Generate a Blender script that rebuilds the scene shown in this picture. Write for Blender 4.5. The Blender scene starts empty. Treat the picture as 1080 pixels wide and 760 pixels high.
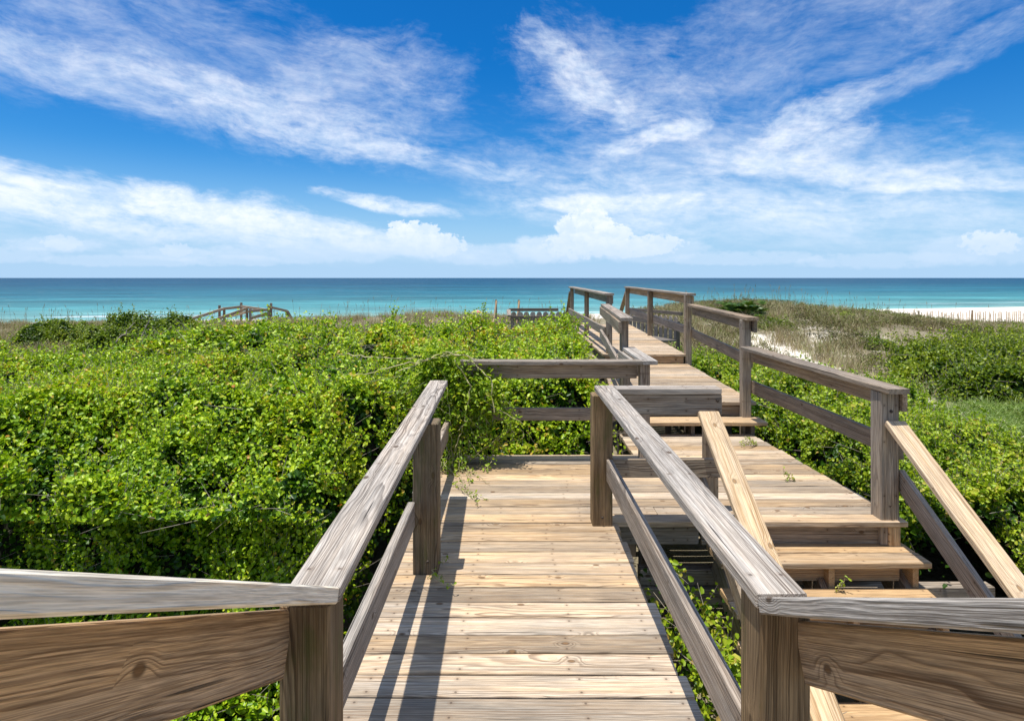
import bpy, math, numpy as np
from mathutils import Vector
R = math.radians
rng = np.random.default_rng(7)
scene = bpy.context.scene
C = scene.collection

# ------------------------------------------------------------------ node helper
class NT:
    def __init__(s, tree):
        s.t = tree; s.n = tree.nodes; s.l = tree.links
    def node(s, typ, ins=None, **props):
        nd = s.n.new(typ)
        for k, v in props.items(): setattr(nd, k, v)
        for k, v in (ins or {}).items(): s.put(nd.inputs[k], v)
        return nd
    def put(s, sock, v):
        if isinstance(v, bpy.types.NodeSocket): s.l.new(v, sock)
        elif isinstance(v, bpy.types.Node): s.l.new(v.outputs[0], sock)
        else:
            if isinstance(v, (tuple, list)) and sock.type == 'RGBA' and len(v) == 3: v = tuple(v)+(1,)
            sock.default_value = v
    def m(s, op, a, b=0.0, c=0.0, clamp=False):
        nd = s.n.new('ShaderNodeMath'); nd.operation = op; nd.use_clamp = clamp
        for i, v in enumerate((a, b, c)): s.put(nd.inputs[i], v)
        return nd.outputs[0]
    def vec(s, x, y, z=0.0):
        return s.node('ShaderNodeCombineXYZ', {0: x, 1: y, 2: z}).outputs[0]
    def sep(s, v):
        nd = s.node('ShaderNodeSeparateXYZ', {0: v}); return nd.outputs[0], nd.outputs[1], nd.outputs[2]
    def noise(s, v, scale=1.0, detail=2.0, rough=.5, dist=0.0):
        return s.node('ShaderNodeTexNoise', {'Vector': v, 'Scale': scale, 'Detail': detail, 'Roughness': rough, 'Distortion': dist}).outputs['Fac']
    def step(s, x, a, b, lo=0.0, hi=1.0):
        nd = s.node('ShaderNodeMapRange', {'Value': x, 'From Min': a, 'From Max': b, 'To Min': lo, 'To Max': hi}, interpolation_type='SMOOTHSTEP')
        return nd.outputs[0]
    def lin(s, x, a, b, lo=0.0, hi=1.0):
        return s.node('ShaderNodeMapRange', {'Value': x, 'From Min': a, 'From Max': b, 'To Min': lo, 'To Max': hi}).outputs[0]
    def mix(s, f, a, b, blend='MIX'):
        nd = s.n.new('ShaderNodeMix'); nd.data_type = 'RGBA'; nd.blend_type = blend
        s.put(nd.inputs[0], f); s.put(nd.inputs[6], a); s.put(nd.inputs[7], b)
        return nd.outputs[2]
    def attr(s, name):
        return s.node('ShaderNodeAttribute', attribute_name=name)
    def ramp(s, f, stops):
        nd = s.node('ShaderNodeValToRGB', {0: f}); cr = nd.color_ramp
        while len(cr.elements) < len(stops): cr.elements.new(.5)
        for e, (p, c) in zip(cr.elements, stops): e.position = p; e.color = tuple(c)+(1,)
        return nd.outputs[0]

def new_mat(name):
    m = bpy.data.materials.new(name); m.use_nodes = True
    nt = NT(m.node_tree)
    b = m.node_tree.nodes['Principled BSDF']
    return m, nt, b

# ------------------------------------------------------------------ materials
def wood_mat(name, early, late, grey, greyamt, vmin=.82, vmax=1.12, dirt=.35, ringf=150., nails=False, crack=.5, moss=0.0, contrast=.75, knots=.86):
    m, nt, b = new_mat(name)
    u, a, bb = nt.sep(nt.attr('wd').outputs['Vector'])
    r1, r2, r3 = nt.sep(nt.attr('wr').outputs['Vector'])
    ul, al, hl = nt.sep(nt.attr('wl').outputs['Vector'])
    def P(su, sv): return nt.vec(nt.m('MULTIPLY', u, su), nt.m('MULTIPLY', a, sv), nt.m('MULTIPLY', bb, sv))
    n1 = nt.noise(P(1.3, 7.), 1., 2.)
    n2 = nt.noise(P(5., 22.), 1., 2.)
    # knots: rare cells, grain bends round them
    vor = nt.node('ShaderNodeTexVoronoi', {'Vector': nt.vec(nt.m('MULTIPLY', u, 4.6), nt.m('MULTIPLY', nt.m('ADD', a, bb), 8.0), 0.), 'Scale': 1., 'Randomness': 1.}, voronoi_dimensions='2D')
    cellr = nt.sep(vor.outputs['Color'])[0]
    pick = nt.m('GREATER_THAN', cellr, knots)
    kd = vor.outputs['Distance']
    knot = nt.m('MULTIPLY', nt.step(kd, .115, .05), pick)
    halo = nt.m('MULTIPLY', nt.step(kd, .36, .04), pick)
    r = nt.m('SQRT', nt.m('ADD', nt.m('MULTIPLY', a, a), nt.m('MULTIPLY', bb, bb)))
    r = nt.m('ADD', r, nt.m('MULTIPLY_ADD', n1, .060, nt.m('MULTIPLY', n2, .008)))
    r = nt.m('ADD', r, nt.m('MULTIPLY', halo, .020))
    r = nt.m('ADD', r, nt.m('MULTIPLY', nt.noise(nt.vec(nt.m('MULTIPLY', r, 38.), r1, r2), 1., 2.), .022))
    lstr = nt.lin(nt.noise(nt.vec(nt.m('MULTIPLY', r, 75.), r2, nt.m('MULTIPLY', u, .6)), 1., 2., .6), .36, .66, .10, 1.15)
    rr = nt.m('FRACT', nt.m('MULTIPLY', r, ringf))
    ring = nt.m('MULTIPLY', nt.m('MULTIPLY', nt.step(rr, .25, .85), nt.step(rr, 1.0, .88)), lstr, clamp=True)
    fib = nt.noise(P(9., 420.), 1., 3., .6)
    med = nt.noise(P(1.1, 38.), 1., 3., .55)
    blot = nt.noise(P(1.6, 5.), 1., 4., .6)
    col = nt.mix(nt.m('MULTIPLY', ring, contrast), early, late)
    g = nt.m('ADD', nt.m('MULTIPLY_ADD', med, 1.3, -.65), nt.m('MULTIPLY_ADD', r2, .7, -.35))
    g = nt.m('ADD', nt.m('ADD', g, nt.m('MULTIPLY_ADD', blot, 1.2, -.6)), greyamt, clamp=True)
    gcol = nt.mix(nt.m('MULTIPLY', ring, contrast*.8), grey, tuple(x*.38 for x in grey))
    col = nt.mix(g, col, gcol)
    # fibre streaks
    f = nt.lin(fib, .36, .64, .66, 1.24)
    col = nt.mix(1., col, nt.node('ShaderNodeCombineColor', {0: f, 1: f, 2: f}).outputs[0], 'MULTIPLY')
    v = nt.m('MULTIPLY', nt.lin(r1, 0, 1, vmin, vmax), nt.lin(blot, .3, .75, 1.08, 1.08-dirt))
    col = nt.mix(1., col, nt.node('ShaderNodeCombineColor', {0: v, 1: v, 2: v}).outputs[0], 'MULTIPLY')
    sl_ = nt.m('MULTIPLY', nt.step(nt.noise(P(.7, 150.), 1., 2., .6), .50, .68), nt.step(nt.noise(P(1.2, 14.), 1., 2.), .30, .62))
    col = nt.mix(nt.m('MULTIPLY', sl_,   .66*contrast), col, tuple(x*.75 for x in late))
    s2 = nt.m('MULTIPLY', nt.step(nt.noise(P(1.1, 430.), 1., 2., .55), .49, .60), nt.step(nt.noise(P(1.9, 30.), 1., 2.), .36, .60))
    col = nt.mix(nt.m('MULTIPLY', s2, .62*contrast), col, tuple(x*.6 for x in late))
    # checks (fine cracks along the grain)
    ck = nt.noise(P(.9, 85.), 1., 1.5)
    ck = nt.m('MULTIPLY', nt.step(ck, .675, .715), nt.step(nt.noise(P(2.5, 12.), 1., 1.), .45, .6))
    col = nt.mix(nt.m('MULTIPLY', ck, crack), col, (.035, .027, .02))
    core = nt.mix(nt.step(kd, .085, .04), (.055, .032, .018), tuple(x*.8 for x in late))
    col = nt.mix(nt.m('MULTIPLY', knot, .9), col, core)
    if moss > 0:
        mo = nt.m('MULTIPLY', nt.step(nt.noise(P(4., 16.), 1., 4., .65), .48, .72), moss)
        col = nt.mix(mo, col, (.075, .085, .022))
    if nails:
        de = nt.m('SUBTRACT', nt.m('ABSOLUTE', ul), nt.m('SUBTRACT', hl, nt.m('MULTIPLY_ADD', r1, .05, .05)))
        dm = nt.m('SUBTRACT', nt.m('ABSOLUTE', ul), nt.m('MULTIPLY', hl, nt.m('MULTIPLY_ADD', r2, .10, .28)))
        da = nt.m('SUBTRACT', nt.m('ABSOLUTE', al), .040)
        d1 = nt.m('ADD', nt.m('MULTIPLY', de, de), nt.m('MULTIPLY', da, da))
        d2 = nt.m('ADD', nt.m('MULTIPLY', dm, dm), nt.m('MULTIPLY', da, da))
        nl = nt.step(nt.m('MINIMUM', d1, d2), 4.5e-5, 1.2e-5)
        rust = nt.step(nt.m('MINIMUM', d1, d2), 3.5e-4, 2e-5)
        col = nt.mix(nt.m('MULTIPLY', rust, .22), col, (.16, .085, .04))
        col = nt.mix(nt.m('MULTIPLY', nl, .65), col, (.05, .035, .025))
    nt.put(b.inputs['Base Color'], col)
    b.inputs['Roughness'].default_value = .78
    b.inputs['Specular IOR Level'].default_value = .25
    h = nt.m('ADD', nt.m('MULTIPLY', fib, .6), nt.m('ADD', nt.m('MULTIPLY', ring, -.5), nt.m('MULTIPLY', ck, -1.5)))
    bp = nt.node('ShaderNodeBump', {'Strength': .85, 'Distance': .003, 'Height': h})
    nt.put(b.inputs['Normal'], bp)
    return m

W = {
 'deck':  wood_mat('weathered_deck_wood', (.70, .485, .275), (.25, .14, .065), (.645, .56, .455), .42, .68, 1.2, .52, 130, nails=True, crack=.9, contrast=.85),
 'step':  wood_mat('tan_step_wood', (.62, .42, .225), (.32, .17, .07), (.58, .46, .33), .12, .85, 1.12, .32, 120, nails=True, contrast=.8),
 'rail':  wood_mat('grey_weathered_wood', (.43, .335, .245), (.115, .075, .048), (.50, .455, .40), .64, .86, 1.16, .40, 135, nails=True, crack=.9, contrast=1., knots=.84),
 'railb': wood_mat('brown_weathered_wood', (.39, .29, .19), (.13, .078, .044), (.42, .365, .30), .55, .82, 1.16, .48, 140, nails=True, crack=.9, contrast=1.),
 'post':  wood_mat('brown_post_wood', (.33, .225, .12), (.125, .075, .035), (.29, .24, .17), .22, .82, 1.08, .55, 130, crack=.95, moss=.6, contrast=1., knots=.80),
 'brown': wood_mat('warm_brown_board_wood', (.62, .415, .225), (.20, .105, .045), (.50, .39, .28), .15, .9, 1.1, .32, 105, crack=.85, contrast=.9, knots=.80),
 'pale':  wood_mat('pale_new_board_wood', (.92, .82, .66), (.62, .46, .30), (.90, .82, .70), .10, .95, 1.05, .08, 95, crack=.2, contrast=.5, knots=.84),
 'pine':  wood_mat('new_pine_wood', (.68, .50, .30), (.38, .225, .10), (.62, .50, .37), .12, .93, 1.06, .26, 100, crack=.35, contrast=.9),
 'dark':  wood_mat('dark_old_wood', (.20, .15, .11), (.10, .07, .05), (.22, .20, .18), .55, .8, 1.1, .4, 140),
}

def leaf_mat(name, stops, trans=.28, rough=.40, spec=.32):
    m, nt, b = new_mat(name)
    l = nt.attr('lc').outputs['Fac']
    col = nt.ramp(l, stops)
    nt.put(b.inputs['Base Color'], col)
    b.inputs['Roughness'].default_value = rough
    b.inputs['Specular IOR Level'].default_value = spec
    tr = nt.node('ShaderNodeBsdfTranslucent', {0: nt.mix(1., col, (1.25, 1.25, .6), 'MULTIPLY')})
    mx = nt.node('ShaderNodeMixShader', {0: trans, 1: b.outputs[0], 2: tr.outputs[0]})
    out = [n for n in nt.n if n.type == 'OUTPUT_MATERIAL'][0]
    nt.l.new(mx.outputs[0], out.inputs[0])
    return m
def plain_mat(name, c, rough=.8, scale=0, var=.3):
    m, nt, b = new_mat(name)
    if scale:
        n = nt.noise(nt.node('ShaderNodeTexCoord').outputs['Object'], scale, 4.)
        nt.put(b.inputs['Base Color'], nt.mix(n, tuple(x*(1-var) for x in c), tuple(x*(1+var) for x in c)))
    else: b.inputs['Base Color'].default_value = tuple(c)+(1,)
    b.inputs['Roughness'].default_value = rough
    b.inputs['Specular IOR Level'].default_value = .2
    return m

L = {
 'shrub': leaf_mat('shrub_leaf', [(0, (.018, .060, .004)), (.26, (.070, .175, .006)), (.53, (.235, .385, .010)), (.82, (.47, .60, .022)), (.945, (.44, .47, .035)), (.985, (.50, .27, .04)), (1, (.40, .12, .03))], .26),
 'right': leaf_mat('right_shrub_leaf', [(0, (.022, .070, .005)), (.28, (.085, .18, .008)), (.6, (.23, .35, .014)), (.88, (.42, .51, .03)), (.96, (.46, .47, .05)), (1, (.46, .32, .09))], .28),
 'mound': leaf_mat('mound_leaf', [(0, (.018, .050, .004)), (.35, (.10, .165, .007)), (.75, (.26, .33, .013)), (1, (.40, .44, .03))], .3),
 'far':   leaf_mat('far_shrub_leaf', [(0, (.022, .06, .005)), (.4, (.09, .155, .008)), (.8, (.22, .30, .016)), (1, (.32, .34, .05))], .3),
 'vine':  leaf_mat('vine_leaf', [(0, (.09, .20, .010)), (.4, (.26, .40, .022)), (.85, (.46, .56, .045)), (1, (.56, .52, .10))], .42),
 'grass': leaf_mat('fresh_grass', [(0, (.08, .16, .02)), (.4, (.20, .30, .055)), (.75, (.34, .42, .14)), (1, (.52, .49, .28))], .3),
 'dry':   leaf_mat('dry_dune_grass', [(0, (.14, .105, .065)), (.35, (.34, .265, .18)), (.7, (.42, .37, .22)), (.9, (.20, .28, .07)), (1, (.42, .37, .24))], .2, .7, .1),
 'scrub': leaf_mat('dune_scrub_leaf', [(0, (.05, .05, .022)), (.3, (.14, .125, .055)), (.55, (.20, .20, .075)), (.8, (.15, .21, .03)), (1, (.27, .33, .07))], .2, .6, .15),
 'palm':  leaf_mat('palmetto_leaf', [(0, (.022, .06, .008)), (.6, (.075, .15, .015)), (1, (.21, .25, .04))], .2),
}
M_leaf_shade = plain_mat('under_leaf_shade', (.012, .013, .006), .95, 9., .5)  # near-black sheet below the leaves, painting the shade of the gaps
M_twig = plain_mat('dry_twig', (.30, .26, .21), .9, 30., .3)
M_vinestem = plain_mat('vine_stem', (.42, .38, .20), .8, 20., .3)

# ------------------------------------------------------------------ objects
def empty(name, loc, label, cat, group=None, kind=None):
    o = bpy.data.objects.new(name, None); C.objects.link(o); o.location = loc
    o.empty_display_size = .1
    o['label'] = label; o['category'] = cat
    if group: o['group'] = group
    if kind: o['kind'] = kind
    return o
def tag(o, label, cat, group=None, kind=None):
    o['label'] = label; o['category'] = cat
    if group: o['group'] = group
    if kind: o['kind'] = kind
    return o
def struct(o, label=None):
    o['kind'] = 'structure'
    if label: o['label'] = label
    return o
def link(name, me, parent=None):
    o = bpy.data.objects.new(name, me); C.objects.link(o)
    if parent: o.parent = parent
    return o
def np_mesh(name, V, quads=None, tris=None, mats=(), attrs=None, mat_idx=None, smooth=False):
    me = bpy.data.meshes.new(name)
    V = np.asarray(V, dtype=np.float32)
    quads = np.zeros((0, 4), np.int32) if quads is None else np.asarray(quads, np.int32)
    tris = np.zeros((0, 3), np.int32) if tris is None else np.asarray(tris, np.int32)
    me.vertices.add(len(V)); me.vertices.foreach_set('co', V.ravel())
    nl = quads.size+tris.size; nf = len(quads)+len(tris)
    me.loops.add(nl); me.polygons.add(nf)
    me.loops.foreach_set('vertex_index', np.concatenate([quads.ravel(), tris.ravel()]).astype(np.int32))
    st = np.concatenate([np.arange(len(quads))*4, quads.size+np.arange(len(tris))*3]).astype(np.int32)
    me.polygons.foreach_set('loop_start', st)
    if mat_idx is not None: me.polygons.foreach_set('material_index', np.asarray(mat_idx, np.int32))
    if smooth: me.polygons.foreach_set('use_smooth', np.ones(nf, dtype=bool))
    for k, (typ, arr) in (attrs or {}).items():
        at = me.attributes.new(k, typ, 'POINT')
        at.data.foreach_set('value' if typ == 'FLOAT' else 'vector', np.asarray(arr, np.float32).ravel())
    me.update(calc_edges=True); me.validate()
    for m in mats: me.materials.append(m)
    return me

# ------------------------------------------------------------------ boards
class WB:
    """collects boards and posts into one mesh, each with its own grain"""
    def __init__(s): s.V = []; s.F = []; s.wd = []; s.wl = []; s.wr = []
    def board(s, A, B, w, t, up=(0, 0, 1), ch=.004, bow=.0015, seg=.35):
        A = np.array(A, float); B = np.array(B, float)
        D = B-A; Ln = np.linalg.norm(D); D = D/Ln
        up = np.array(up, float); S = np.cross(D, up); S /= np.linalg.norm(S); U = np.cross(S, D)
        n = max(1, int(Ln/seg)); us = [0., ch]+[Ln*k/n for k in range(1, n)]+[Ln-ch, Ln]
        hw, ht = w/2, t/2
        sec = [(-hw+ch, -ht), (hw-ch, -ht), (hw, -ht+ch), (hw, ht-ch), (hw-ch, ht), (-hw+ch, ht), (-hw, ht-ch), (-hw, -ht+ch)]
        off = rng.uniform(0, 40); r = rng.uniform(0, 1, 3)
        big, thin = rng.choice((-1, 1))*(rng.uniform(.35, 1.1) if rng.random() < .7 else rng.uniform(.1, .35)), -rng.uniform(.03, .12)
        if w >= t*.99: a0, b0 = big*w, thin
        else: a0, b0 = thin, big*t
        if rng.random() < .5: b0 = -b0
        p1, p2 = rng.uniform(0, 6.28, 2); base = len(s.V)
        for i, u in enumerate(us):
            k = (1-ch*1.0/max(hw, ht)) if i in (0, len(us)-1) else 1.
            ja = bow*math.sin(p1+u*2.3) if 0 < i < len(us)-1 else bow*math.sin(p1+u*2.3)
            jb = bow*.6*math.sin(p2+u*3.1)
            for (a, b) in sec:
                a *= k; b *= k
                P = A+D*u+S*(a+ja)+U*(b+jb)
                s.V.append(P); s.wd.append((u+off, a-a0, b-b0)); s.wl.append((u-Ln/2, a if w >= t else b, Ln/2)); s.wr.append(r)
            if i:
                o0 = base+(i-1)*8; o1 = base+i*8
                for j in range(8):
                    s.F.append((o0+j, o0+(j+1) % 8, o1+(j+1) % 8, o1+j))
        s.F.append(tuple(base+j for j in range(7, -1, -1)))
        e = base+(len(us)-1)*8
        s.F.append(tuple(e+j for j in range(8)))
        return s
    def post(s, x0, x1, y0, y1, z0, z1):
        return s.board(((x0+x1)/2, (y0+y1)/2, z0), ((x0+x1)/2, (y0+y1)/2, z1), x1-x0, y1-y0, up=(0, 1, 0), ch=.006, bow=.001)
    def build(s, name, mat, parent):
        me = bpy.data.meshes.new(name)
        off = np.array(parent.location) if parent else np.zeros(3)
        V = np.array(s.V)-off
        me.from_pydata([tuple(v) for v in V], [], s.F)
        for k, arr in (('wd', s.wd), ('wl', s.wl), ('wr', s.wr)):
            at = me.attributes.new(k, 'FLOAT_VECTOR', 'POINT')
            at.data.foreach_set('vector', np.array(arr, np.float32).ravel())
        me.materials.append(W[mat]); me.update()
        return link(name, me, parent)
def B1(name, mat, parent, *a, **k): return WB().board(*a, **k).build(name, mat, parent)
def POST(parent, mat, x0, x1, y0, y1, z0, z1): return WB().post(x0, x1, y0, y1, z0, z1).build('post', mat, parent)
def planks(parent, y0, y1, xl, xr, z, mat='deck', name='planks', pitch=.1425, gap=.0115, j=.008, th=.036):
    """deck planks running across, xl / xr may be functions of y"""
    wb = WB(); n = max(1, round((y1-y0)/pitch)); p = (y1-y0)/n
    fl = xl if callable(xl) else (lambda y: xl); fr = xr if callable(xr) else (lambda y: xr)
    for i in range(n):
        ya = y0+p*i; yc = ya+p/2
        a, b = fl(yc)-rng.uniform(0, j), fr(yc)+rng.uniform(-j, j)
        dz = rng.uniform(-.0012, .0012); sk = rng.uniform(-.0016, .0016)
        w = p-gap*rng.uniform(.6, 1.4)
        zc = z-th/2+dz
        if b-a > 2.4 and rng.random() < .22:
            c = a+(b-a)*(.5 if i % 2 else .36)
            wb.board((a, yc-sk, zc), (c-.002, yc, zc), w, th); wb.board((c+.002, yc, zc), (b, yc+sk, zc+rng.uniform(-.001, .001)), w, th)
        else: wb.board((a, yc-sk, zc), (b, yc+sk, zc), w, th, bow=.0018)
    return wb.build(name, mat, parent)

GB = -1.35   # post feet go down into the sand
# -- near walkway
t = empty('walkway_deck', (.02, 2.7, 0), 'long sunlit plank walkway leading from the foreground posts to the landing', 'boardwalk')
planks(t, 1.40, 4.112, -.66, lambda y: .715+.012*math.sin(y*9), 0, j=.018)
for x in (-.60, .02, .64): B1('joist', 'dark', t, (x, 1.35, -.108), (x, 4.10, -.108), .038, .14)
for x in (-.56, .60):
    for y in (2.0, 3.6): WB().post(x-.045, x+.045, y, y+.09, GB, -.04).build('support_post', 'dark', t)
# -- stairs under the viewer
t = empty('entry_stairs', (.05, .9, 0), 'short flight of plank steps at the near end of the walkway under the foreground handrails', 'stairs')
for i in range(2):
    planks(t, 1.40-.35*(i+1)+.02, 1.42-.35*i, -.56, .62, .17*(i+1), 'step', 'tread', pitch=.14)
planks(t, -1.6, .72, -.60, .68, .51, 'deck', 'top_landing')
for x in (-.53, .02, .58): B1('stringer', 'dark', t, (x, 1.42, -.03), (x, .55, .392), .04, .16)
# -- landing
def land_l(y): return -.62 if y < 5.7 else 1.16
t = empty('landing_deck', (1.0, 5.2, 0), 'wide plank landing between the walkway end and the upper steps', 'boardwalk')
planks(t, 4.118, 5.70, -.62, lambda y: 2.68-.06*(y-4.1), 0)
planks(t, 5.703, 6.45, 1.14, lambda y: 2.68-.06*(y-4.1), 0)
B1('riser', 'railb', t, (1.30, 4.20, -.115), (2.62, 4.20, -.115), .135, .036, up=(0, 1, 0))
B1('riser', 'railb', t, (.74, 4.20, -.108), (1.28, 4.20, -.108), .14, .036, up=(0, 1, 0))
for y in (4.75, 5.3, 5.62): B1('joist', 'dark', t, (-.6, y, -.108), (2.55, y, -.108), .038, .14)
wb = WB(); wb.board((.9, 4.33, -.455), (2.30, 4.33, -.455), .09, .11); wb.board((2.31, 4.33, -.585), (3.40, 4.33, -.585), .09, .12); wb.build('beam', 'rail', t)
wb = WB(); wb.board((.7, 4.30, -.575), (2.0, 4.30, -.575), .09, .11); wb.build('beam', 'rail', t)
for (x, y) in ((-.5, 4.5), (-.5, 5.5), (1.2, 5.5), (2.5, 4.6), (2.45, 6.2), (1.22, 6.2)):
    WB().post(x-.045, x+.045, y, y+.09, GB, -.04).build('support_post', 'dark', t)
# -- stairs down to the sand on the right
t = empty('descending_stairs', (2.0, 3.4, -.5), 'tan plank stairs stepping down from the landing towards the lower right', 'stairs')
for i in range(1, 6):
    yb = 4.20-.28*(i-1); planks(t, yb-.315, yb, 1.335, 2.68, -.17*i, 'step', 'tread', pitch=.155, j=.004)
for i in range(1, 6):
    yb = 4.20-.28*i+.03
    B1('riser', 'brown', t, (1.44, yb+.06, -.17*i-.105), (2.54, yb+.06, -.17*i-.105), .12, .03, up=(0, 1, 0))
for x in (1.42, 2.02, 2.56):
    wb = WB()
    wb.board((x, 4.22, -.30), (x, 2.72, -1.21), .045, .22)
    wb.build('stringer', 'railb', t)
    wb = WB()
    for i in range(1, 5):
        y = 4.20-.28*i; wb.board((x+.042, y+.01, -.17*i-.113), (x+.042, y+.24, -.17*i-.113), .038, .145)
    wb.build('tread_block', 'step', t)
WB().post(2.56, 2.64, 4.135, 4.18, -.19, -.038).build('corner_block', 'step', t)
# -- upper steps
t = empty('upper_steps', (1.9, 6.5, 0), 'two grey wooden steps rising from the landing to the upper walkway', 'stairs')
planks(t, 6.33, 6.60, 1.14, 2.665, .15, 'deck', 'tread', pitch=.28, j=.004)
B1('riser', 'railb', t, (1.2, 6.67, .20), (2.56, 6.67, .20), .125, .034, up=(0, 1, 0))
WB().post(2.52, 2.61, 6.64, 6.69, .135, .262).build('corner_block', 'step', t)
for x in (1.25, 1.9, 2.53): B1('stringer', 'dark', t, (x, 6.40, .04), (x, 6.70, .04), .04, .14)
# -- upper walkway
t = empty('walkway_deck', (1.95, 8.1, .3), 'plank walkway deck one flight above the landing, between the leafy shrubs', 'boardwalk')
planks(t, 6.632, 9.60, lambda y: 1.12+.1*(y-6.6), lambda y: 2.66+.035*(y-6.6), .30)
B1('rim_joist', 'railb', t, (1.17, 6.72, .19), (1.45, 9.6, .19), .036, .14); B1('rim_joist', 'railb', t, (2.60, 6.72, .19), (2.70, 9.6, .19), .036, .14)
for (x, y) in ((1.3, 7.2), (2.55, 7.2), (1.45, 9.0), (2.6, 9.0)): WB().post(x-.045, x+.045, y, y+.09, GB, .26).build('support_post', 'dark', t)
# -- far raised deck
t = empty('walkway_deck', (2.2, 12.6, .45), 'farthest raised plank deck ending above the beach', 'boardwalk')
planks(t, 9.57, 15.75, 1.44, lambda y: 2.74+.047*(y-9.57), .45)
B1('riser', 'brown', t, (1.46, 9.61, .36), (2.70, 9.61, .36), .105, .034, up=(0, 1, 0))
for x, x2 in ((1.48, 1.48), (2.70, 2.98)): B1('rim_joist', 'railb', t, (x, 9.65, .34), (x2, 15.7, .34), .036, .14)
for (x, y) in ((1.55, 10.5), (2.7, 10.5), (1.55, 15.4), (2.85, 15.4)): WB().post(x-.045, x+.045, y, y+.09, GB, .41).build('support_post', 'dark', t)

# ---------------- railings
M_iron = plain_mat('rusty_iron', (.06, .045, .035), .6)
def bolt(post, x, y, z, r=.011):
    k = 10; V = []; F = []
    for (yy, rr) in ((0., r), (-.006, r), (-.010, r*.55)):
        V += [(x+rr*math.cos(i*2*math.pi/k), y+yy, z+rr*math.sin(i*2*math.pi/k)) for i in range(k)]
    for L_ in range(2):
        F += [(L_*k+i, L_*k+(i+1) % k, (L_+1)*k+(i+1) % k, (L_+1)*k+i) for i in range(k)]
    F.append(tuple(2*k+i for i in range(k)))
    off = Vector(post.parent.location)
    me = bpy.data.meshes.new('bolt'); me.from_pydata([tuple(Vector(v)-off) for v in V], [], F); me.materials.append(M_iron)
    link('bolt', me, post)
# left railing of the near walkway
t = empty('railing', (-.51, 3.2, 0), 'grey sunlit cap railing along the left side of the near walkway', 'railing')
POST(t, 'post', -.573, -.448, 1.5, 1.627, -.3, .846)
p = POST(t, 'post', -.553, -.413, 3.4, 3.54, -.3, .838)
bolt(p, -.47, 3.401, .07, .008)
WB().post(-.60, -.54, 5.50, 5.59, -.3, .86).build('post', 'post', t); WB().post(-.537, -.475, 5.50, 5.59, -.3, .86).build('post', 'railb', t)
B1('cap_rail', 'rail', t, (-.490, 1.503, .868), (-.545, 4.55, .868), .13, .038)
B1('mid_rail', 'rail', t, (-.561, 1.632, .335), (-.561, 3.395, .335), .04, .142)
B1('mid_rail', 'rail', t, (-.561, 3.545, .335), (-.565, 5.495, .335), .04, .142)
# stair handrails at the viewer
sl = -.52
t = empty('handrail', (-.5, .9, .8), 'pale board handrail rising at the bottom left corner over a wide brown board', 'railing')
B1('cap_rail', 'pale', t, (-.490, 1.499, .871), (-.490, -.5, .871-sl*2.0), .13, .038)
B1('side_board', 'brown', t, (-.566, 1.497, .752), (-.566, -.5, .752-sl*2.0), .038, .148)
t = empty('handrail', (.66, .9, .8), 'grey board handrail rising at the bottom right corner over a wide brown board', 'railing')
B1('cap_rail', 'rail', t, (.668, 1.498, .846), (.668, -.5, .846-sl*2.0), .13, .038)
B1('side_board', 'brown', t, (.724, 1.496, .734), (.724, -.5, .734-sl*2.0), .040, .135)
# right railing of the near walkway with its return on the landing
t = empty('railing', (.64, 2.9, 0), 'knotty grey cap railing right of the near walkway, turning the corner onto the landing', 'railing')
POST(t, 'post', .611, .735, 1.5, 1.635, -.3, .835)
p = POST(t, 'post', .535, .668, 4.05, 4.18, -.3, .870)
bolt(p, .60, 4.051, .06, .008)
POST(t, 'railb', 1.36, 1.45, 4.28, 4.37, -.2, .86)
B1('cap_rail', 'rail', t, (.664, 1.501, .855), (.632, 4.205, .892), .128, .038)
B1('cap_rail', 'rail', t, (.70, 4.138, .891), (1.402, 4.138, .891), .135, .038)
B1('side_board', 'railb', t, (.672, 4.10, .800), (1.405, 4.10, .800), .036, .138)
B1('mid_rail', 'railb', t, (.672, 4.10, .375), (1.42, 4.10, .375), .036, .125)
B1('mid_rail', 'rail', t, (.655, 1.64, .375), (.648, 4.048, .375), .040, .142)
for o_ in list(t.children):
    if o_.name.startswith('side_board'): bolt(o_, 1.375, 4.081, .83); bolt(o_, 1.375, 4.081, .77); bolt(o_, .72, 4.081, .80)
# pine handrail of the descending stairs (near side)
t = empty('handrail', (1.31, 3.1, 0), 'new pale pine handrail slanting down behind the knotty grey railing', 'railing')
B1('cap_rail', 'pine', t, (1.31, 4.07, .748), (1.31, 2.05, .748-.61*2.02), .138, .038)
WB().post(1.265, 1.355, 2.15, 2.24, -1.4, -.445).build('post', 'post', t)
B1('mid_rail', 'railb', t, (1.31, 4.24, .26), (1.31, 2.25, .26-.61*2.0), .036, .12)
# right-hand handrail of the descending stairs
t = empty('handrail', (2.6, 3.1, 0), 'new pale pine handrail slanting down at the right edge with a grey lower rail', 'railing')
B1('cap_rail', 'pine', t, (2.585, 4.12, .670), (2.585, 2.05, .670-.60*2.07), .135, .038)
B1('mid_rail', 'rail', t, (2.665, 4.20, .285), (2.665, 2.2, .285-.60*2.0), .038, .135)
WB().post(2.54, 2.63, 2.15, 2.24, -1.4, -.54).build('post', 'post', t)
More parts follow.
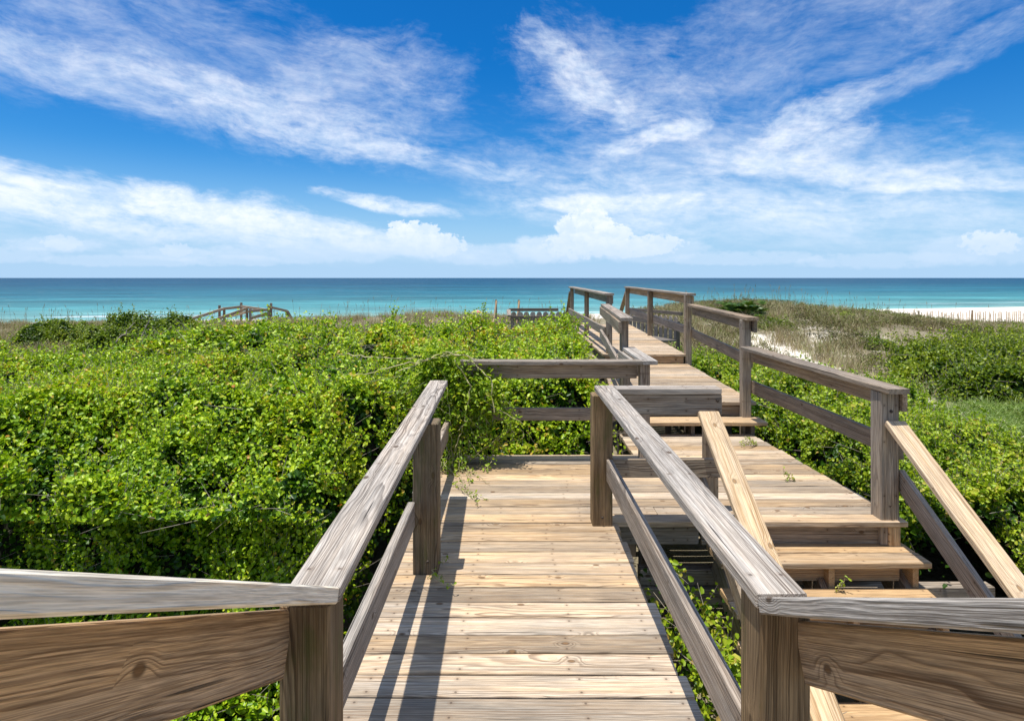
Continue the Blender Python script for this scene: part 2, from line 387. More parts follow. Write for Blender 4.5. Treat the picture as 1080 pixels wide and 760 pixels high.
# right railing of the landing
t = empty('railing', (2.55, 5.2, 0), 'brown cap railing on the right side of the landing above the shrubs', 'railing')
p = POST(t, 'railb', 2.512, 2.638, 4.15, 4.275, -.17, .873)
bolt(p, 2.580, 4.151, .742); bolt(p, 2.572, 4.151, .10, .008)
B1('cap_rail', 'railb', t, (2.580, 4.06, .892), (2.495, 6.46, .907), .150, .036)
B1('side_board', 'railb', t, (2.662, 4.13, .805), (2.580, 6.55, .815), .036, .125)
B1('mid_rail', 'railb', t, (2.662, 4.17, .475), (2.595, 6.60, .475), .036, .135)
# right railing of the upper walkway
t = empty('railing', (2.6, 8, .3), 'brown cap railing along the right side of the upper walkway, before the far deck', 'railing')
POST(t, 'railb', 2.480, 2.575, 6.56, 6.655, -.10, 1.196)
B1('cap_rail', 'railb', t, (2.535, 6.42, 1.216), (2.795, 9.52, 1.226), .13, .036)
B1('side_board', 'railb', t, (2.60, 6.50, 1.13), (2.84, 9.56, 1.14), .036, .125)
B1('mid_rail', 'railb', t, (2.60, 6.62, .74), (2.85, 9.62, .78), .036, .13)
# right railing of the far deck
t = empty('railing', (2.85, 12.6, .45), 'tall far railing on the right side of the raised deck, against the sea', 'railing')
POST(t, 'railb', 2.73, 2.83, 9.60, 9.70, -.05, 1.372)
POST(t, 'railb', 2.83, 2.93, 12.65, 12.75, .1, 1.376)
POST(t, 'railb', 2.92, 3.02, 15.65, 15.75, .1, 1.384)
B1('cap_rail', 'rail', t, (2.80, 9.52, 1.390), (2.98, 15.80, 1.410), .145, .036)
B1('side_board', 'brown', t, (2.85, 9.60, 1.30), (3.035, 15.76, 1.32), .036, .13)
B1('mid_rail', 'rail', t, (2.85, 9.60, .80), (3.035, 15.76, .80), .036, .14)
# end rail of the landing
t = empty('railing', (.4, 5.55, 0), 'brown railing closing the far end of the walkway in front of the shrubs', 'railing')
POST(t, 'railb', 1.150, 1.240, 5.475, 5.565, -.2, .872)
B1('cap_rail', 'railb', t, (-.47, 5.505, .890), (1.165, 5.505, .890), .14, .036)
B1('side_board', 'railb', t, (-.46, 5.588, .800), (1.14, 5.588, .800), .036, .135)
B1('mid_rail', 'railb', t, (-.46, 5.588, .405), (1.14, 5.588, .405), .036, .115)
# left railing beside the upper steps
t = empty('railing', (1.22, 6.0, 0), 'short grey cap railing beside the upper steps, joining the end railing', 'railing')
B1('cap_rail', 'rail', t, (1.235, 5.435, .892), (1.235, 6.48, .900), .135, .036)
POST(t, 'railb', 1.155, 1.235, 6.36, 6.45, -.2, .878)
B1('side_board', 'rail', t, (1.148, 5.60, .81), (1.148, 6.50, .815), .036, .125)
# left railing of upper walkway
t = empty('railing', (1.3, 8, .3), 'grey cap railing along the left side of the upper walkway, sunk in the bushes', 'railing')
POST(t, 'railb', 1.155, 1.235, 6.46, 6.555, -.1, 1.196)
B1('cap_rail', 'rail', t, (1.205, 6.38, 1.216), (1.45, 9.52, 1.228), .13, .036)
B1('side_board', 'railb', t, (1.135, 6.40, 1.13), (1.39, 9.55, 1.14), .036, .125)
B1('mid_rail', 'rail', t, (1.135, 6.48, .72), (1.40, 9.6, .78), .036, .13)
# left railing of far deck
t = empty('railing', (1.5, 12.6, .45), 'bleached far railing on the left side of the raised deck, against the sea', 'railing')
POST(t, 'railb', 1.50, 1.59, 9.66, 9.75, -.05, 1.372)
POST(t, 'railb', 1.51, 1.60, 12.65, 12.74, .1, 1.376)
POST(t, 'railb', 1.50, 1.59, 15.65, 15.75, .1, 1.384)
B1('cap_rail', 'rail', t, (1.535, 9.58, 1.390), (1.535, 15.80, 1.410), .14, .036)
B1('side_board', 'rail', t, (1.605, 9.75, 1.30), (1.605, 15.6, 1.32), .028, .13)
B1('mid_rail', 'rail', t, (1.475, 9.7, .80), (1.475, 15.76, .80), .036, .14)
# stairs down to the beach beyond the far deck
t = empty('beach_stairs', (2.2, 17, 0), 'dark slanting stair rails dropping from the far deck to the beach', 'stairs')
for x in (1.52, 2.97):
    B1('slanting_rail', 'railb', t, (x, 15.77, 1.28), (x, 18.2, -.25), .10, .05)
    WB().post(x-.045, x+.045, 18.0, 18.09, -1.6, .0).build('post', 'railb', t)
for i in range(1, 8): planks(t, 15.76+.28*(i-1), 15.76+.28*i, 1.58, 2.95, .45-.17*i, 'deck', 'tread', pitch=.14)
for x in (1.62, 2.9): B1('stringer', 'dark', t, (x, 15.8, .22), (x, 17.8, -.99), .04, .2)

# picket bench rails below the far deck
def round_pickets(p0, p1, n, z0, z1, wid, parent):
    V = []; F = []
    p0 = np.array(p0, float); p1 = np.array(p1, float); d = (p1-p0); Ln = np.linalg.norm(d); d /= Ln; nrm = np.array((-d[1], d[0]))
    wb = WB()
    for i in range(n):
        c = p0+d*Ln*(i+.5)/n
        prof = [(-wid/2, z0), (wid/2, z0)]+[(wid/2*math.cos(a), z1-wid/2+wid/2*math.sin(a)) for a in np.linspace(0, math.pi, 9)]
        o = len(wb.V); k = len(prof); r = rng.uniform(0, 1, 3)
        for s_ in (-.012, .012):
            for (a, z) in prof:
                q = c+d*a+nrm*s_; wb.V.append((q[0], q[1], z)); wb.wd.append((z+i, a+.05, s_+.04)); wb.wl.append((0, 9, 9)); wb.wr.append(r)
        wb.F.append(tuple(o+j for j in range(k))); wb.F.append(tuple(o+k+j for j in range(k-1, -1, -1)))
        for j in range(k): wb.F.append((o+j, o+k+j, o+k+(j+1) % k, o+(j+1) % k))
    return wb.build('pickets', 'rail', parent)
t = empty('picket_bench', (.8, 19, -.8), 'dark bench back of round topped pickets left of the far deck, above the bushes', 'bench')
round_pickets((-.05, 19.0), (1.75, 19.0), 9, -.1, .60, .165, t)
B1('top_rail', 'dark', t, (-.10, 19.06, .655), (1.45, 19.06, .655), .06, .09)
B1('front_rail', 'dark', t, (-.05, 18.95, .405), (1.75, 18.95, .405), .04, .13)
B1('arm', 'rail', t, (-.11, 19.05, .64), (-.08, 18.4, .50), .12, .06)
B1('brace', 'rail', t, (-.30, 19.02, .36), (-.02, 18.98, -.1), .06, .06)
for x in (.0, .85, 1.7): WB().post(x-.045, x+.045, 19.0, 19.09, -1.5, .45).build('leg', 'dark', t)
B1('seat', 'dark', t, (-.05, 18.75, .0), (1.75, 18.75, .0), .35, .045)
t = empty('picket_bench', (4.0, 17.8, -.8), 'dark picket bench standing right of the far deck, half hidden by its railing', 'bench')
round_pickets((3.55, 19.2), (4.42, 16.2), 12, -.05, .62, .165, t)
B1('top_rail', 'dark', t, (3.60, 19.25, .675), (4.50, 16.15, .70), .06, .09)
B1('front_rail', 'dark', t, (3.50, 19.15, .42), (4.37, 16.1, .42), .04, .15)
B1('seat', 'dark', t, (3.25, 19.1, -.02), (4.12, 16.1, -.02), .50, .05)
for (x, y) in ((3.6, 19.1), (4.42, 16.2), (3.1, 19.0), (4.0, 16.2)): WB().post(x-.045, x+.045, y, y+.09, -1.5, -.02 if x < 3.5 or abs(x-4) < .1 else .5).build('leg', 'dark', t)

# distant stair posts over the dune grass
for (x, lab) in ((523, 'thin leaning wooden stair post left of the picket bench, farther from it'), (547, 'thin leaning wooden stair post rising just above the picket bench')):
    X = (x-540)/643*26
    t = empty('stair_post', (X, 26, -.9), lab, 'post', 'beach stair posts')
    WB().post(X-.04, X+.05, 26, 26.09, -1.2, .72).build('upright', 'railb', t)
    B1('slanting_rail', 'brown', t, (X+.03, 25.95, .66), (X-.14, 25.2, -.6), .06, .09)

# distant dune walkover on the left
t = empty('dune_walkover', (-14.5, 31, -1), 'small distant wooden dune walkover with sloping rails among the left bushes', 'boardwalk')
def FP(px, py, d): return ((px-540)/643*d, d, 1.65-(py-293)/643*d)
for (a, b, d0, d1, w) in (((184, 342), (236, 325.5), 29.5, 32, .13), ((236, 325.5), (254, 323.5), 32, 32.6, .13), ((214, 342), (261, 325), 29.6, 31, .13), ((254, 323), (283, 327), 32.6, 32.8, .13),
                       ((264, 328), (284, 326.5), 31, 31.3, .14), ((240, 334), (262, 328.5), 32, 31.0, .12), ((265, 335.5), (284, 330), 31, 31.3, .15), ((286, 324), (303, 328), 31.4, 32, .12), ((303, 328), (310.5, 341), 32, 32.4, .12), ((286, 334), (302, 336.3), 31.4, 32, .08), ((287, 334), (293, 343), 31.4, 31.6, .08)):
    B1('rail', 'deck', t, FP(*a, d0), FP(*b, d1), .08, w)
for (x, y0, y1, d) in ((231, 322, 342, 31.9), (236, 326, 342, 32.05), (254, 319, 342, 32.65), (260, 324.5, 345, 31), (263.5, 325, 345, 31.05), (283, 322, 345, 31.3), (285.5, 319.5, 345, 31.4), (302, 328, 347, 32)):
    p = FP(x, y0, d); q = FP(x, y1+12, d)
    WB().post(p[0]-.05, p[0]+.05, p[1], p[1]+.1, q[2], p[2]).build('post', 'railb', t)
wb = WB()
for i in range(14): wb.board((-14.9+i*.15, 31.0, -.75), (-14.9+i*.15, 32.4, -.75), .14, .04)
wb.build('planks', 'deck', t)

# ------------------------------------------------------------------ noise + terrain
def vnoise(x, y, seed=0):
    x = np.asarray(x, float); y = np.asarray(y, float)
    xi = np.floor(x).astype(np.int64); yi = np.floor(y).astype(np.int64); fx = x-xi; fy = y-yi
    fx = fx*fx*(3-2*fx); fy = fy*fy*(3-2*fy)
    def h(i, j):
        n = (i*374761393+j*668265263+seed*974711) & 0xffffffff
        n = ((n ^ (n >> 13))*1274126177) & 0xffffffff
        return ((n ^ (n >> 16)) & 0xffff)/65535.
    return (h(xi, yi)*(1-fx)+h(xi+1, yi)*fx)*(1-fy)+(h(xi, yi+1)*(1-fx)+h(xi+1, yi+1)*fx)*fy
def fbm(x, y, seed=0, o=4):
    s = 0; a = .5
    for i in range(o): s = s+a*vnoise(x*2**i, y*2**i, seed+i); a *= .5
    return s/(1-.5**o)
def sm(x, a, b):
    t_ = np.clip((x-a)/(b-a), 0, 1); return t_*t_*(3-2*t_)
def gauss(x, y, cx, cy, sx, sy): return np.exp(-((x-cx)/sx)**2/2-((y-cy)/sy)**2/2)
SEA = -4.6
def ground(x, y):
    ys = y-.26*np.clip(x, -120, 160)*sm(y, 38, 70)
    z = np.interp(ys, [-50, 12, 22, 30, 42, 54, 76, 101, 140, 260], [-1.15, -1.15, -1.05, -1.0, -1.9, -3.0, -3.7, -4.55, -5.6, -8])
    z = z+1.15*gauss(x, y, 13, 32, 5.5, 7)+.40*gauss(x, y, 8, 26, 3.5, 5)
    z = z+.26*gauss(x, y, -22, 29, 9, 6)+.66*gauss(x, y, -4.2, 30, 5.0, 5)
    far = 1-sm(ys, 55, 75)
    return z+(.28*(fbm(x*.22, y*.22, 3)-.5)+.10*(fbm(x*.9, y*.9, 9, 3)-.5))*far*sm(np.hypot(x, y), 3, 9)
xs = np.concatenate([-np.geomspace(900, 40, 26), np.arange(-39, 60.1, .45), np.geomspace(62, 900, 26)])
ys_ = np.concatenate([[-900, -300, -100, -40, -15], np.arange(-8, 46, .4), np.arange(46, 120, 1.5), [125, 140, 170, 210, 260, 330]])
X, Y = np.meshgrid(xs, ys_); Z = ground(X, Y)
def grid_quads(ny, nx):
    i = np.arange(ny-1)[:, None]*nx+np.arange(nx-1)[None, :]
    return np.stack([i, i+1, i+nx+1, i+nx], -1).reshape(-1, 4)
vegmask = 1-np.maximum(np.maximum(gauss(X, Y, 8.7, 16.0, .62, 4.5), gauss(X, Y, 10.0, 21.5, 2.2, 1.3)*.55), sm(Y-.26*np.clip(X, -120, 160)*sm(Y, 38, 70), 37, 47))
vegmask = np.clip(vegmask, 0, 1)
m, nt, b = new_mat('white_sand')
P = nt.node('ShaderNodeTexCoord').outputs['Object']
v = nt.attr('veg').outputs['Fac']
n1 = nt.noise(P, 1.1, 5., .6); n2 = nt.noise(P, 14., 4., .6); n3 = nt.noise(P, .25, 3.)
lit = nt.step(nt.m('ADD', nt.m('MULTIPLY_ADD', v, .62, -.30), nt.m('MULTIPLY_ADD', n2, .5, nt.m('MULTIPLY_ADD', n1, 1.2, -.35))), .50, .70)
sand = nt.mix(n2, (.60, .54, .45), (.72, .665, .58))
col = nt.mix(nt.m('MULTIPLY', lit, .92), sand, nt.mix(n2, (.13, .11, .06), (.26, .22, .14)))
nt.put(b.inputs['Base Color'], col); b.inputs['Roughness'].default_value = .95; b.inputs['Specular IOR Level'].default_value = .1
nt.put(b.inputs['Normal'], nt.node('ShaderNodeBump', {'Strength': .6, 'Distance': .05, 'Height': n2}))
me = np_mesh('sand_ground', np.stack([X, Y, Z], -1).reshape(-1, 3), grid_quads(len(ys_), len(xs)), mats=[m], attrs={'veg': ('FLOAT', vegmask)}, smooth=True)
struct(link('sand_ground', me))

# sea
m, nt, b = new_mat('sea_water')
P = nt.node('ShaderNodeTexCoord').outputs['Object']
px, py, pz = nt.sep(P)
off = nt.m('SUBTRACT', py, nt.m('MULTIPLY', px, .26))           # metres out from the shoreline
wob = nt.noise(nt.vec(nt.m('MULTIPLY', px, .006), nt.m('MULTIPLY', py, .02)), 1., 4., .6)
o2 = nt.m('ADD', off, nt.m('MULTIPLY_ADD', wob, 90., -35.))
lg = nt.m('LOGARITHM', nt.m('MAXIMUM', o2, 60.), 10.)
col = nt.ramp(nt.lin(lg, 1.9, 3.4), [(0, (.40, .54, .47)), (.07, (.20, .40, .36)), (.18, (.068, .245, .25)), (.34, (.018, .125, .165)), (.6, (.006, .065, .110)), (1, (.004, .048, .092))])
st = nt.noise(nt.vec(nt.m('MULTIPLY', px, .05), nt.m('MULTIPLY', py, .32)), 1., 5., .7)
st2 = nt.noise(nt.vec(nt.m('MULTIPLY', px, .012), nt.m('MULTIPLY', py, .045)), 1., 4., .6)
var = nt.m('MULTIPLY', nt.lin(st, .3, .7, .58, 1.42), nt.m('MULTIPLY', nt.lin(st2, .3, .7, .66, 1.36), nt.lin(nt.noise(nt.vec(nt.m('MULTIPLY', px, .003), nt.m('MULTIPLY', py, .014)), 1., 4., .6), .3, .7, .78, 1.24)))
col = nt.mix(1., col, nt.node('ShaderNodeCombineColor', {0: var, 1: var, 2: var}).outputs[0], 'MULTIPLY')
# breaking ripples near the shore, a few small whitecaps farther out
br = nt.noise(nt.vec(nt.m('MULTIPLY', px, .02), nt.m('MULTIPLY', off, .16)), 1., 5., .65)
foam = nt.m('MULTIPLY', nt.step(br, .56, .66), nt.step(off, 140., 102.))
foam = nt.m('MAXIMUM', foam, nt.step(nt.m('ABSOLUTE', nt.m('SUBTRACT', off, nt.m('MULTIPLY_ADD', wob, 6., 98.))), 2.2, .6))
cap = nt.step(nt.noise(nt.vec(nt.m('MULTIPLY', px, .10), nt.m('MULTIPLY', py, .5)), 1., 3., .6), .66, .74)
foam = nt.m('MAXIMUM', foam, nt.m('MULTIPLY', cap, .55))
col = nt.mix(foam, col, (.80, .86, .86))
nt.put(b.inputs['Base Color'], col); b.inputs['Roughness'].default_value = .42; b.inputs['Specular IOR Level'].default_value = .22
wv = nt.noise(nt.vec(nt.m('MULTIPLY', px, .25), nt.m('MULTIPLY', py, .9)), 1., 5., .65)
nt.put(b.inputs['Normal'], nt.node('ShaderNodeBump', {'Strength': .8, 'Distance': 1.0, 'Height': wv}))
sx = np.array([-60000, -8000, -1000, 0, 1000, 8000, 60000.]); sy = np.array([60, 200, 800, 4000, 15000, 60000.])
SX, SY = np.meshgrid(sx, sy)
struct(link('sea', np_mesh('sea', np.stack([SX, SY, SX*0+SEA], -1).reshape(-1, 3), grid_quads(len(sy), len(sx)), mats=[m])))

# ------------------------------------------------------------------ foliage
def rand_unit(n):
    v_ = rng.normal(size=(n, 3)); return v_/np.linalg.norm(v_, axis=1)[:, None]
def leaf_arrays(pos, size, nrm, lc, aspect=.72, droop=.25, fold=.18):
    """six-point folded leaves; returns verts, quads, lc per vertex"""
    n = len(pos)
    t_ = rand_unit(n); t_ -= nrm*np.sum(t_*nrm, 1)[:, None]; t_ /= np.maximum(np.linalg.norm(t_, axis=1), 1e-6)[:, None]
    s_ = np.cross(nrm, t_)
    tp = np.array([(0, 0, 0), (.28, .5, 1), (.72, .42, 1), (1., 0, 0), (.72, -.42, 1), (.28, -.5, 1)])
    sz = size[:, None]
    V = np.empty((n, 6, 3), np.float32)
    for k, (a, b_, f) in enumerate(tp):
        V[:, k] = pos+t_*(sz*(a-.5))+s_*(sz*b_*aspect)+nrm*(sz*(f*fold-droop*a*a))
    q = np.arange(n)[:, None]*6
    Q = np.concatenate([q+np.array([[0, 1, 2, 3]]), q+np.array([[0, 3, 4, 5]])], 1).reshape(-1, 4)
    return V.reshape(-1, 3), Q, np.repeat(lc, 6)
def sticks_arrays(P0, P1, r0, r1):
    """thin three-sided twigs"""
    n = len(P0); D = P1-P0; D /= np.maximum(np.linalg.norm(D, axis=1), 1e-6)[:, None]
    s_ = np.cross(D, rand_unit(n)); s_ /= np.maximum(np.linalg.norm(s_, axis=1), 1e-6)[:, None]; u_ = np.cross(D, s_)
    V = np.empty((n, 6, 3), np.float32)
    for k in range(3):
        o_ = s_*math.cos(k*2.094)+u_*math.sin(k*2.094)
        V[:, k] = P0+o_*np.asarray(r0).reshape(-1, 1); V[:, k+3] = P1+o_*np.asarray(r1).reshape(-1, 1)
    q = np.arange(n)[:, None]*6
    Q = np.concatenate([q+np.array([[k, (k+1) % 3, (k+1) % 3+3, k+3]]) for k in range(3)], 1).reshape(-1, 4)
    return V.reshape(-1, 3), Q
class Bag:
    def __init__(s): s.V = []; s.Q = []; s.lc = []; s.mi = []; s.n = 0
    def add(s, V, Q, lc, mi):
        s.V.append(V); s.Q.append(Q+s.n); s.lc.append(lc); s.mi.append(np.full(len(Q), mi)); s.n += len(V)
    def build(s, name, mats, parent=None, off=(0, 0, 0)):
        V = np.concatenate(s.V)-np.array(off, np.float32)
        me = np_mesh(name, V, np.concatenate(s.Q), mats=mats, attrs={'lc': ('FLOAT', np.concatenate(s.lc))}, mat_idx=np.concatenate(s.mi))
        return link(name, me, parent)
def billow(x, y, seed): return 1-np.abs(2*vnoise(x, y, seed)-1)
def canopy(bag, top, inside, xr, yr, n, size, depth, lcf, up=.75, shoots=0, twigs=0, aspect=.75, bend=None, holes=True):
    """leaves under an uneven canopy surface; the density follows its slope, so the flanks are leafy too"""
    got = 0; P = []; G = []
    while got < n:
        k = n*2+1000
        y = rng.uniform(yr[0], yr[1], k); x = rng.uniform(xr[0], xr[1], k)
        m_ = inside(x, y); x, y = x[m_], y[m_]
        z = top(x, y); e = .03
        gx = (top(x+e, y)-z)/e; gy = (top(x, y+e)-z)/e
        w_ = np.sqrt(1+gx**2+gy**2); keep = rng.uniform(0, 3.5, len(x)) < np.minimum(w_, 3.5)
        x, y, z, gx, gy, w_ = [q[keep] for q in (x, y, z, gx, gy, w_)]
        nn = np.stack([-gx, -gy, np.ones_like(gx)], 1)/w_[:, None]
        P.append(np.stack([x, y, z], 1)); G.append(nn); got += len(x)
    P = np.concatenate(P)[:n]; G = np.concatenate(G)[:n]
    dep = rng.exponential(depth, n); P = P-G*dep[:, None]+rand_unit(n)*depth*.35
    fq = .30/size                                   # open pockets between the leaf sprays
    hn = .55*vnoise(P[:, 0]*fq+P[:, 2]*fq*.8, P[:, 1]*fq-P[:, 2]*fq*.5, 301)+.45*vnoise(P[:, 0]*fq*.42, P[:, 1]*fq*.42+P[:, 2]*fq*.4, 302)
    if not holes: hn = hn*0+1
    kp = rng.random(n) < np.maximum(sm(hn, .36, .52), sm(dep, depth*2.2, depth*3.5)*.8)
    P, G, dep = P[kp], G[kp], dep[kp]; n = len(P)
    if bend: P = bend(P)
    nr = G*.55+np.array([-.10, -.02, up])+rand_unit(n)*.95; nr /= np.linalg.norm(nr, axis=1)[:, None]
    lc = lcf(P, dep)
    V, Q, l_ = leaf_arrays(P, size*rng.uniform(.65, 1.3, n), nr, lc, aspect)
    bag.add(V, Q, l_, 0)
    if shoots:
        ii = rng.integers(0, n, shoots); base = P[ii]
        d = G[ii]*.5+np.array([0, 0, .8])+rand_unit(shoots)*.55; d /= np.linalg.norm(d, axis=1)[:, None]
        ln = size*rng.uniform(2.5, 6.5, shoots)
        V, Q = sticks_arrays(base, base+d*ln[:, None], np.full(shoots, size*.05), np.full(shoots, size*.03)); bag.add(V, Q, np.full(len(V), .5), 1)
        kk = 7
        f = np.tile(np.linspace(.25, 1, kk), shoots); bi = np.repeat(np.arange(shoots), kk)
        pp = base[bi]+d[bi]*(ln[bi]*f)[:, None]+rand_unit(len(bi))*size*.45
        nr = rand_unit(len(bi))*.9+np.array([0, 0, .6]); nr /= np.linalg.norm(nr, axis=1)[:, None]
        V, Q, l_ = leaf_arrays(pp, size*rng.uniform(.55, 1.0, len(bi)), nr, np.clip(rng.normal(.68, .14, len(bi)), 0, .97), aspect); bag.add(V, Q, l_, 0)
    if twigs:
        ii = rng.integers(0, n, twigs); d = rand_unit(twigs); d[:, 2] = np.abs(d[:, 2])*.7
        ln = size*rng.uniform(3, 11, twigs); P0 = P[ii]-G[ii]*size*1.2
        V, Q = sticks_arrays(P0, P0+d*ln[:, None], np.full(twigs, size*.07), np.full(twigs, size*.035)); bag.add(V, Q, np.full(len(V), .5), 1)
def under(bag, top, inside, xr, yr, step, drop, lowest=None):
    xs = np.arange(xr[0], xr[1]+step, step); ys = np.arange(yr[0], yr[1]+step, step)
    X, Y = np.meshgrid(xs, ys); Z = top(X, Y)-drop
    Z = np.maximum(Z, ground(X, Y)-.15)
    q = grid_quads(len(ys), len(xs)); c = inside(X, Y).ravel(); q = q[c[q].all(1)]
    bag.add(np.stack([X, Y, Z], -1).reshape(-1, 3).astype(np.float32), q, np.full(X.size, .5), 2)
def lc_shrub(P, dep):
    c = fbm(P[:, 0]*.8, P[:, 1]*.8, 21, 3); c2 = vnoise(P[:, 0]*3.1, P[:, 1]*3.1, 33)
    l_ = .66-dep*3.0+(c-.5)*.75+(c2-.5)*.40+rng.normal(0, .17, len(P))  # deeper leaves coloured darker: older growth, plus painted shade of the gaps
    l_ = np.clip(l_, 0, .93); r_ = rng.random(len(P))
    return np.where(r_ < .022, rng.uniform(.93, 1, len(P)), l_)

def lc_far(P, dep): return np.clip(lc_shrub(P, dep)+.05+.10*(vnoise(P[:, 0]*.6, P[:, 1]*.35, 44)-.3), 0, .97)
# ---- left thicket
def left_edge(y):      # right-hand limit of the left thicket
    return np.where(y < 5.72, -.72-.30*sm(y, 2.6, 3.2)*sm(5.2-y, 0, .5), np.where(y < 9.6, 1.00+.09*(y-6.), 1.36))
def top_left(x, y):
    yj = y+.45*(vnoise(x*1.1, y*.4, 77)-.5)*sm(4.4-y, 0, .8)
    h = np.interp(yj, [0, 1, 2.9, 3.45, 3.7, 4.2, 6.5, 9, 12, 14.5, 17, 20, 24, 27], [-.60, -.55, -.50, -.25, .45, .56, .55, .50, .30, .05, -.28, -.55, -.75, -.95])
    h = h+.20*gauss(x, y, .3, 9.5, 1.6, 2.2)+.12*gauss(x, y, -4, 12, 3, 2)-.34*gauss(x, y, -7.6, 17, 2.6, 4)-.40*sm(-x/np.maximum(y, 1), .45, .75)*sm(y, 7, 10)
    d = left_edge(y)-x
    ed = np.sqrt(np.clip(d/.32, 0, 1))
    d2 = np.where((x > -.75), np.clip((y-5.70)/.5, 0, 1), 1.)
    ed = np.minimum(ed, np.sqrt(d2))
    lump = .30*(billow(x*.75, y*.75, 5)-.6)+.42*(billow(x*1.7+3, y*1.7, 6)**.8-.62)+.10*(vnoise(x*5.2, y*5.2, 8)-.5)
    amp = np.interp(y, [0, 6, 20], [1., 1.1, 1.7])
    h = h+.50*(vnoise(x*.34+5, y*.34, 66)-.55)*sm(y, 5, 9)
    return -.95+(h+.95+lump*amp)*(.25+.75*ed)
def in_left(x, y):
    return (x < left_edge(y)) & (x > -1.02*y-1.2) & ((x < -.70) | (y > 5.72))
bag = Bag()
lm = [L['shrub'], M_twig, M_leaf_shade]
def band(a, b): return lambda x, y: in_left(x, y) & (y >= a) & (y < b)
def lip(P):      # the thicket leans out over its shaded foot towards the stairs
    P = P.copy(); P[:, 1] -= .50*sm(P[:, 2], .16, .36)*sm(4.6-P[:, 1], 0, .8)*(.6+.8*vnoise(P[:, 0]*1.7, P[:, 1]*0, 78))
    return P
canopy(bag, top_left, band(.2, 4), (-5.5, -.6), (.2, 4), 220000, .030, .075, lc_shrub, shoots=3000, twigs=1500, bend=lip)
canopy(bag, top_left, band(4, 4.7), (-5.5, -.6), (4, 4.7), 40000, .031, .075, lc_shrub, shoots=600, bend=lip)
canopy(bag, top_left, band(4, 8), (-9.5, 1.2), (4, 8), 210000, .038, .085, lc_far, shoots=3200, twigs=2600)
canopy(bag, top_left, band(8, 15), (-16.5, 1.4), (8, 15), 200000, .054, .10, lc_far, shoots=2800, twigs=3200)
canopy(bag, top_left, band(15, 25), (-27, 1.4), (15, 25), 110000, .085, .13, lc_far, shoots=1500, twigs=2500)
def lc_in(P, dep): return np.clip(rng.normal(.12, .10, len(P)), 0, .5)  # inner leaves coloured dark, the thicket's inside shade put into their colour
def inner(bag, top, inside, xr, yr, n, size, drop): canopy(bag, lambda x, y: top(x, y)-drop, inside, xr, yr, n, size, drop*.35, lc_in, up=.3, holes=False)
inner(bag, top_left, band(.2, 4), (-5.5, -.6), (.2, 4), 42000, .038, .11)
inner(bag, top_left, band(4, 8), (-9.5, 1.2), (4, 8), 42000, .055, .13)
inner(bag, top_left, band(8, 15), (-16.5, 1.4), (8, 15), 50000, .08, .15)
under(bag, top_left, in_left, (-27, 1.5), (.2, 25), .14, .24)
tag(bag.build('shrub_thicket', lm), 'dense bright green shrub thicket filling the left side up to the railings', 'shrubbery', kind='stuff')

# ---- right thicket below the railings
def right_edge(y): return np.where(y < 4.42, 3.48, np.where(y < 6.7, 2.74, np.where(y < 9.6, 2.80, 2.95)))
def right_lim(y): return np.interp(y, [0, 4.7, 8, 10, 13, 16], [4.2, 4.6, 5.9, 6.6, 6.9, 6.0])
def top_right(x, y):
    h = np.interp(y, [0, 3, 5, 8, 11, 14, 17], [-.45, -.12, .12, .22, .10, -.25, -.6])
    h = h-.13*np.clip(x-3.2, 0, 5)
    d = np.clip(x-right_edge(y), 0, 9); ed = np.minimum(np.sqrt(np.clip(d/.35+.25, 0, 1)), np.sqrt(np.clip((right_lim(y)+.5-x)/.9, 0, 1)))
    lump = .26*(billow(x*.85, y*.85, 15)-.55)+.34*(billow(x*1.8+3, y*1.8, 16)**.8-.6)+.09*(vnoise(x*5.2, y*5.2, 18)-.5)
    return -1.1+(h+1.1+lump)*(.15+.85*ed)
def in_right(x, y): return (x > right_edge(y)) & (x < right_lim(y)+.45) & (y > 2) & (y < 17)
bag = Bag()
def lc_right(P, dep): return np.clip(lc_shrub(P, dep)+.04, 0, 1)
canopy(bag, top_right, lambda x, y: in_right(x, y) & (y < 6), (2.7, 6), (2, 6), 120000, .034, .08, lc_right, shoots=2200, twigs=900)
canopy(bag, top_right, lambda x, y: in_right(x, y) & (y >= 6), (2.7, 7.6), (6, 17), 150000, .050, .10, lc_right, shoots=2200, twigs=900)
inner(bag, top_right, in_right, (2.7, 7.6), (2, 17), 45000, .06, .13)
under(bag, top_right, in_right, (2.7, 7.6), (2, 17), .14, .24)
tag(bag.build('shrub_thicket', [L['right'], M_twig, M_leaf_shade]), 'yellow green shrub thicket growing right of the landing and upper walkway', 'shrubbery', kind='stuff')

# ---- low growth in the gap between walkway and stairs
def top_gap(x, y): return -.95+.55*sm(x, .75, 1.05)*sm(1.45-x, 0, .15)+.35*(billow(x*2.2, y*2.2, 25)-.5)+.15*(vnoise(x*6, y*6, 4)-.5)
def in_gap(x, y): return (x > .78) & (x < 1.32) & (y > 1.0) & (y < 4.0) & (vnoise(x*1.6, y*1.6, 12) > .28)
bag = Bag()
canopy(bag, top_gap, in_gap, (.75, 1.35), (1, 4.0), 7000, .042, .12, lc_right, shoots=160, twigs=120)
tag(bag.build('undergrowth', [L['right'], M_twig, M_leaf_shade]), 'leafy undergrowth in the dark gap between the near walkway and the descending stairs', 'undergrowth', kind='stuff')

def sandy(x, y): return np.maximum(gauss(x, y, 8.7, 16.0, .45, 4.5), gauss(x, y, 10, 21.5, 2.0, .8)*.42)
